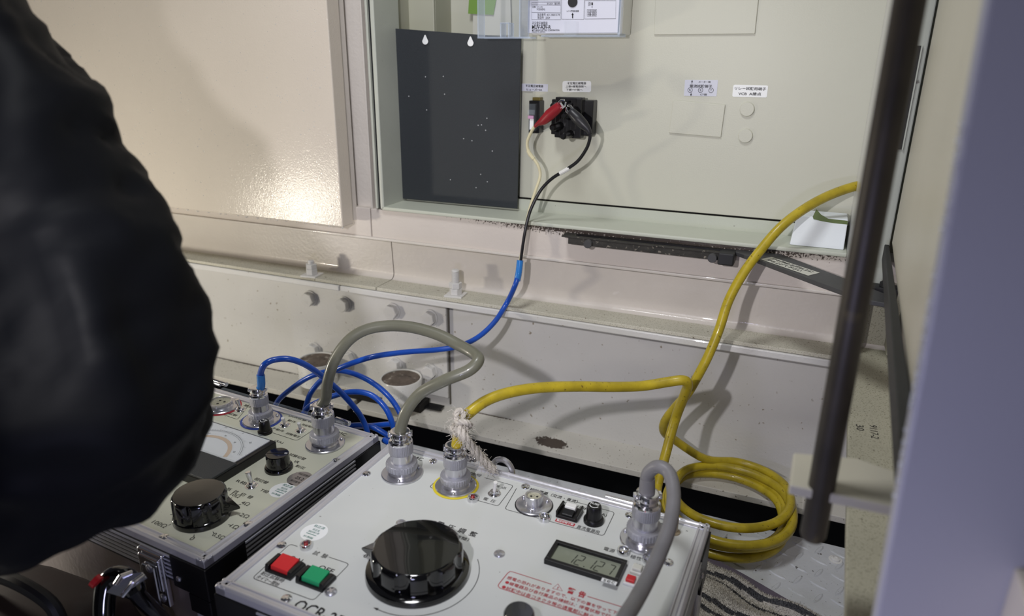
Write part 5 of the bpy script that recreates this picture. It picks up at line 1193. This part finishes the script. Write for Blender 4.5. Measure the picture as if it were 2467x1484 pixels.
MB().prism(hx, 0, 0.006, T(q.x + 0.020, -0.034, q2.z + 0.018)).build('pivot_nut', M['rubber'], st, bevel=0.0005)

# ================================================================== ANCHOR BOLTS, CAPPED PIPES
def anchor(px, py, lab, zz=ZT, long_=False):
    b_ = Pz(px, py, zz); r = thing('anchor_bolt', b_, lab, 'bolt', 'painted anchor bolts on the angle ledge')
    MB().box(-0.015, 0.015, -0.014, 0.014, 0, 0.0030, Matrix.Rotation(0.1, 4, 'Z')).build('washer', M['base'], r, bevel=0.0005)
    hx_ = [(0.0105 * math.cos(PI / 3 * k + 0.2), 0.0105 * math.sin(PI / 3 * k + 0.2)) for k in range(6)]
    MB().prism(hx_, 0.003, 0.013).build('nut', M['base'], r, bevel=0.0006)
    if long_:
        MB().prism([(x * math.cos(0.3) - y * math.sin(0.3), x * math.sin(0.3) + y * math.cos(0.3)) for x, y in hx_], 0.0132, 0.0225).build('nut', M['base'], r, bevel=0.0006)
        pr = [(0.0058, 0.020)]
        z = 0.0225
        while z < 0.043: pr += [(0.0063, z), (0.0052, z + 0.0008)]; z += 0.0016
        pr += [(0.0050, 0.0435), (0, 0.0435)]
        MB().lathe(pr, 20).build('stud', M['base'], r)
    else:
        MB().prism([(x * 0.96, y * 0.96) for x, y in hx_], 0.0131, 0.0215).build('nut', M['base'], r, bevel=0.0006)
        MB().lathe([(0.0056, 0.020), (0.0056, 0.0265), (0.0040, 0.028), (0, 0.028)], 20).build('stud', M['base'], r)
anchor(752, 664, 'short painted anchor bolt on the ledge, left of the seam')
anchor(1098, 712, 'tall painted anchor bolt with threaded stud on the ledge, right of the seam', long_=True)
for (px, py, lab) in ((764, 866, 'left capped white pipe stub with rusty mortar top'), (966, 909, 'right capped white pipe stub with rusty mortar top, beside the seam')):
    q = Py(px, py, 0.955); h = q.z - (ZF + 0.0225)
    r = thing('pipe_stub', (q.x, q.y, ZF + 0.0225), lab, 'pipe', 'capped pipe stubs on the foot plate')
    MB().lathe([(0.0345, 0), (0.0350, h * 0.5), (0.0365, h - 0.002), (0.0355, h), (0.0335, h - 0.0005), (0.0330, h - 0.004)], 48).build('pipe_wall', M['pipe'], r)
    MB().lathe([(0.0332, h - 0.006), (0.0332, h - 0.0020), (0.020, h - 0.0012), (0, h - 0.0010)], 48).build('mortar_cap', M['rust_top'], r)
    dm = MB(); rr = random.Random(int(px))
    for k in range(60):
        a = rr.uniform(-2.9, 0.3); z = rr.uniform(h * 0.15, h * 0.95); s_ = rr.uniform(0.0006, 0.0014)
        dm.sphere((0.0355 * math.cos(a), 0.0355 * math.sin(a), z), s_, 5)
    o = dm.build('water_drops', M['water'], r); o['kind'] = 'stuff'

# ================================================================== TOWEL
def hfun(x, y):
    return 0.006 + 0.004 * math.sin(38 * x + 22 * y) + 0.003 * math.sin(70 * x - 55 * y + 1) + 0.002 * math.sin(140 * y + 60 * x)
A = Pz(1668, 1338, 0.004); B = Pz(1990, 1500, 0.004)
ud = (B - A); ud.z = 0; ul = ud.length; ud.normalize(); vd = Vector((ud.y, -ud.x, 0))    # away from the hem
if vd.y > 0: vd = -vd
o_ = A.copy(); o_.z = 0
tw_ = thing('towel', o_, 'grey striped pile towel crumpled on the deck beside the grey test set', 'towel')
nu, nv = 180, 140; U0, U1, V1 = -0.10, ul + 0.10, 0.26
tv = []; cols = []
for j in range(nv + 1):
    for i in range(nu + 1):
        u = U0 + (U1 - U0) * i / nu; v = V1 * j / nv
        p = ud * u + vd * v; z = hfun(p.x + o_.x, p.y + o_.y) + 0.010 * math.exp(-((v - 0.014) / 0.008) ** 2) + 0.012 * math.exp(-((v - 0.055 - 0.05 * u) / 0.012) ** 2)
        edge = min(v / 0.006, 1.0); tv.append(Vector((p.x, p.y, 0.0015 + z * edge)))
def stripe(i, j):
    v = V1 * j / nv; u = U0 + (U1 - U0) * i / nu; s_ = v + 0.012 * math.sin(9 * u + 3 * v)
    return any(abs(s_ - c_) < w_ for c_, w_ in ((0.026, 0.0026), (0.038, 0.0024), (0.078, 0.0028), (0.092, 0.0026), (0.136, 0.003), (0.150, 0.0026), (0.2, 0.003)))
light_f = []; dark_f = []
for j in range(nv):
    for i in range(nu):
        f = (j * (nu + 1) + i, j * (nu + 1) + i + 1, (j + 1) * (nu + 1) + i + 1, (j + 1) * (nu + 1) + i); (dark_f if stripe(i, j) else light_f).append(f)
me = bpy.data.meshes.new('towel_cloth'); me.from_pydata([tuple(v) for v in tv], [], light_f + dark_f); me.materials.append(M['towel']); me.materials.append(M['towel_dark'])
for k, pgn in enumerate(me.polygons): pgn.material_index = 0 if k < len(light_f) else 1; pgn.use_smooth = True
link('towel_cloth', me, tw_)
for nm, sel, mt_ in (('towel_pile', light_f, M['towel']), ('stripe_pile', dark_f, M['towel_dark'])):
    pm = MB(); rr = random.Random(5)
    for f in sel:
        for _ in range(3):
            a, b_ = rr.random(), rr.random(); q = (tv[f[0]] * (1 - a) + tv[f[1]] * a) * (1 - b_) + (tv[f[3]] * (1 - a) + tv[f[2]] * a) * b_
            d = Vector((rr.gauss(0, 0.55), rr.gauss(0, 0.55), 1)).normalized() * rr.uniform(0.0018, 0.0038); s_ = Vector((rr.gauss(0, 1), rr.gauss(0, 1), 0)).normalized() * 0.00045
            pm.add([q - s_, q + s_, q + d], [(0, 1, 2)])
    o = pm.build(nm, mt_, tw_, smooth=0); o['kind'] = 'stuff'
hm = MB(); cr = [ud * u + vd * (-0.004 + 0.003 * math.sin(14 * u)) + Vector((0, 0, 0.006 + 0.003 * math.sin(30 * u))) for u in [U0 + 0.02 + (ul + 0.02 - U0) * k / 40 for k in range(41)]]
for k, q in enumerate(cr): pass
vs = []; n = len(cr)
for q in cr: vs += [q + Vector((0, 0, -0.006)) + vd * -0.004, q + Vector((0, 0, 0.002)) + vd * -0.003, q + Vector((0, 0, 0.003)) + vd * 0.008, q + Vector((0, 0, -0.006)) + vd * 0.010]
hm.add(vs, [(4 * i + k, 4 * i + (k + 1) % 4, 4 * i + 4 + (k + 1) % 4, 4 * i + 4 + k) for i in range(n - 1) for k in range(4)] + [(0, 1, 2, 3), (4 * n - 1, 4 * n - 2, 4 * n - 3, 4 * n - 4)])
hm.build('towel_hem', M['hem'], tw_)
# ================================================================== PERSON (crouching at the left, mostly out of view)
per = thing('person', (-0.80, 0.02, 0.0), 'person in a black nylon jacket leaning in from the left over the left test set', 'person')
pb = Vector((-0.80, 0.02, 0.0))
def skin_obj(name, verts, edges, radii, mat, parent, sub=2, disp=None):
    me = bpy.data.meshes.new(name); me.from_pydata([tuple(Vector(v) - pb) for v in verts], edges, [])
    o = link(name + '_src', me)
    sk = o.modifiers.new('s', 'SKIN')
    for i, r in enumerate(radii):
        me.skin_vertices[0].data[i].radius = r if isinstance(r, tuple) else (r, r)
    me.skin_vertices[0].data[0].use_root = True
    sb = o.modifiers.new('u', 'SUBSURF'); sb.levels = sub; sb.render_levels = sub
    dg = bpy.context.evaluated_depsgraph_get(); dg.update()
    m2 = bpy.data.meshes.new_from_object(o.evaluated_get(dg)); bpy.data.objects.remove(o); m2.name = name
    if disp:
        from mathutils import noise
        m2.update()
        nv_ = [v.normal.copy() for v in m2.vertices]
        for v, n_ in zip(m2.vertices, nv_): v.co = v.co + n_ * disp(v.co, n_)
    m2.polygons.foreach_set('use_smooth', [True] * len(m2.polygons))
    m2.materials.clear(); m2.materials.append(mat)
    return link(name, m2, parent)
D = 0.47
sh = Pd(-330, -150, 0.50); a1 = Pd(-110, 190, 0.48); a2 = Pd(40, 480, 0.47); a3 = Pd(150, 760, 0.46); el = Pd(215, 985, 0.46); f1_ = Pd(120, 1140, 0.47); f2_ = Pd(-80, 1170, 0.49); f3_ = Pd(-330, 1130, 0.52); wr = Pd(-480, 1110, 0.56)
pel = Vector((-1.02, -0.22, 0.20)); ch_ = Vector((-0.93, -0.12, 0.50)); nk = Vector((-0.80, 0.00, 0.78)); sh2 = Vector((-1.05, 0.12, 0.66))
el2 = Vector((-1.16, -0.02, 0.44)); wr2 = Vector((-1.02, 0.12, 0.30)); kn1 = Vector((-0.62, -0.30, 0.30)); kn2 = Vector((-1.25, 0.02, 0.36)); an1 = Vector((-0.75, -0.42, 0.06)); an2 = Vector((-1.30, -0.30, 0.06))
verts = [pel, ch_, nk, sh, a1, a2, a3, el, f1_, f2_, f3_, wr, sh2, el2, wr2]
edges = [(0, 1), (1, 2), (2, 3), (3, 4), (4, 5), (5, 6), (6, 7), (7, 8), (8, 9), (9, 10), (10, 11), (2, 12), (12, 13), (13, 14)]
rad = [0.16, 0.18, 0.10, 0.085, 0.083, 0.086, 0.092, 0.099, 0.076, 0.060, 0.048, 0.038, 0.085, 0.062, 0.042]
from mathutils import noise
def wr_disp(co, n_):
    p = co + pb; s_ = noise.noise(Vector((p.x * 9, p.y * 9, p.z * 14 + p.x * 8))); t_ = noise.noise(Vector((p.x * 24 + 5, p.y * 20, p.z * 30 - p.x * 14)))
    r_1 = 1 - min(1.0, (3.2 * s_) ** 2); r_2 = 1 - min(1.0, (3.0 * t_) ** 2)
    return 0.010 * r_1 + 0.0035 * r_2 - 0.008
jk = skin_obj('jacket', verts, edges, rad, M['jacket'], per, 4, wr_disp)
skin_obj('trousers', [pel, kn1, an1, kn2, an2], [(0, 1), (1, 2), (0, 3), (3, 4)], [0.17, 0.085, 0.055, 0.085, 0.055], M['trousers'], per, 2)
# head, neck
hc = Vector((-0.74, 0.10, 0.92))
hv = [nk, Vector((-0.775, 0.045, 0.84)), hc + Vector((0, -0.01, -0.03)), hc + Vector((0.005, 0.01, 0.05))]
hd_ = skin_obj('head', hv, [(0, 1), (1, 2), (2, 3)], [0.055, 0.052, 0.078, 0.074], M['skin'], per, 3)
nd = Vector((0.5, 0.75, -0.35)).normalized(); sd = Vector((nd.y, -nd.x, 0)).normalized(); ud_ = sd.cross(nd)
fc = hc + nd * 0.085 - pb
MB().add(*(lambda m_: (m_.v, m_.f))(MB().tube([fc + ud_ * 0.02 - nd * 0.008, fc + nd * 0.008 - ud_ * 0.004, fc + nd * 0.012 - ud_ * 0.012, fc - ud_ * 0.018], [0.006, 0.008, 0.011, 0.006], 10))).build('nose', M['skin'], hd_)
for sg in (-1, 1):
    MB().sphere(fc - nd * 0.010 + sd * sg * 0.030 + ud_ * 0.022, 0.011, 8).build('eye', M['white'], hd_)
    MB().tube([hc - pb + sd * sg * 0.078 - ud_ * 0.02, hc - pb + sd * sg * 0.086 + ud_ * 0.002, hc - pb + sd * sg * 0.080 + ud_ * 0.02], [0.006, 0.012, 0.008], 8).build('ear', M['skin'], hd_)
MB().tube([fc - ud_ * 0.040 - sd * 0.022 - nd * 0.006, fc - ud_ * 0.042, fc - ud_ * 0.040 + sd * 0.022 - nd * 0.006], [0.003, 0.005, 0.003], 8).build('mouth', M['red_rubber'], hd_)
MB().lathe([(0.098, -0.004), (0.100, 0.0), (0.096, 0.045), (0.070, 0.085), (0.030, 0.100), (0.00001, 0.102)], 36, Matrix.Translation(hc - pb + Vector((0, 0, 0.04)))).build('cap', M['jacket'], per)
# hands: palm with four fingers and a thumb
def hand(w0, dirv, nm):
    d = dirv.normalized(); sdv = d.cross(Vector((0, 0, 1))).normalized(); upv = sdv.cross(d)
    v = [w0, w0 + d * 0.045, w0 + d * 0.085]; e = [(0, 1), (1, 2)]; r = [(0.026, 0.02), (0.036, 0.016), (0.036, 0.014)]
    ho = skin_obj(nm, v, e, r, M['skin'], per, 2)
    for k, (off, ln) in enumerate(((-0.027, 0.062), (-0.009, 0.074), (0.009, 0.070), (0.027, 0.054))):
        b0 = w0 + d * 0.075 + sdv * off
        MB().tube(catmull([b0 - pb, b0 + d * ln * 0.5 - upv * 0.004 - pb, b0 + d * ln * 0.85 - upv * 0.018 - pb, b0 + d * ln - upv * 0.034 - pb], 4), [0.009] * 9 + [0.008, 0.0078, 0.0074, 0.005], 10).build('finger', M['skin'], ho)
    b0 = w0 + d * 0.03 + sdv * -0.026
    MB().tube(catmull([b0 - pb, b0 + (d - sdv).normalized() * 0.03 - pb, b0 + (d * 1.3 - sdv).normalized() * 0.058 - upv * 0.008 - pb], 4), 0.0100, 10).build('thumb', M['skin'], ho)
hand(wr, (wr - f3_) + Vector((0, 0, -0.02)), 'hand'); hand(wr2, (wr2 - el2) + Vector((0, 0, -0.05)), 'hand')
for an in (an1, an2):
    MB().box(-0.05, 0.05, -0.08, 0.19, -0.06, 0.03, Matrix.Translation(an - pb)).build('boot', M['rubber'], per, bevel=0.02, seg=3)

# dark tool bag on the deck, lower left corner
q = Pz(180, 1470, 0.10)
tb_ = thing('tool_bag', (q.x - 0.05, q.y - 0.02, 0.0), 'dark red-grey soft tool bag under the sleeve in the lower left corner', 'bag')
bm_ = MB(); nx, nz = 24, 14; vs = []
for j in range(nz + 1):
    for i in range(nx):
        a = 2 * PI * i / nx; t = j / nz; rx, ry = 0.12, 0.07; f = (1 - (2 * t - 1) ** 6) ** 0.5 if 0 < t < 1 else 0.3
        w_ = 1 + 0.06 * noise.noise(Vector((math.cos(a) * 2, math.sin(a) * 2, t * 5)))
        vs.append((rx * f * w_ * math.copysign(abs(math.cos(a)) ** 0.6, math.cos(a)), ry * f * w_ * math.copysign(abs(math.sin(a)) ** 0.6, math.sin(a)), 0.10 * t))
bm_.add(vs, [(j * nx + i, j * nx + (i + 1) % nx, (j + 1) * nx + (i + 1) % nx, (j + 1) * nx + i) for j in range(nz) for i in range(nx)] + [tuple(range(nx - 1, -1, -1)), tuple(range(nz * nx, nz * nx + nx))])
bm_.build('bag_body', M['boot'], tb_)
MB().tube(catmull([(-0.06, 0, 0.095), (-0.05, 0, 0.125), (0.0, 0.0, 0.135), (0.05, 0, 0.125), (0.06, 0, 0.095)], 6), 0.007, 10).build('bag_handle', M['rubber'], tb_)
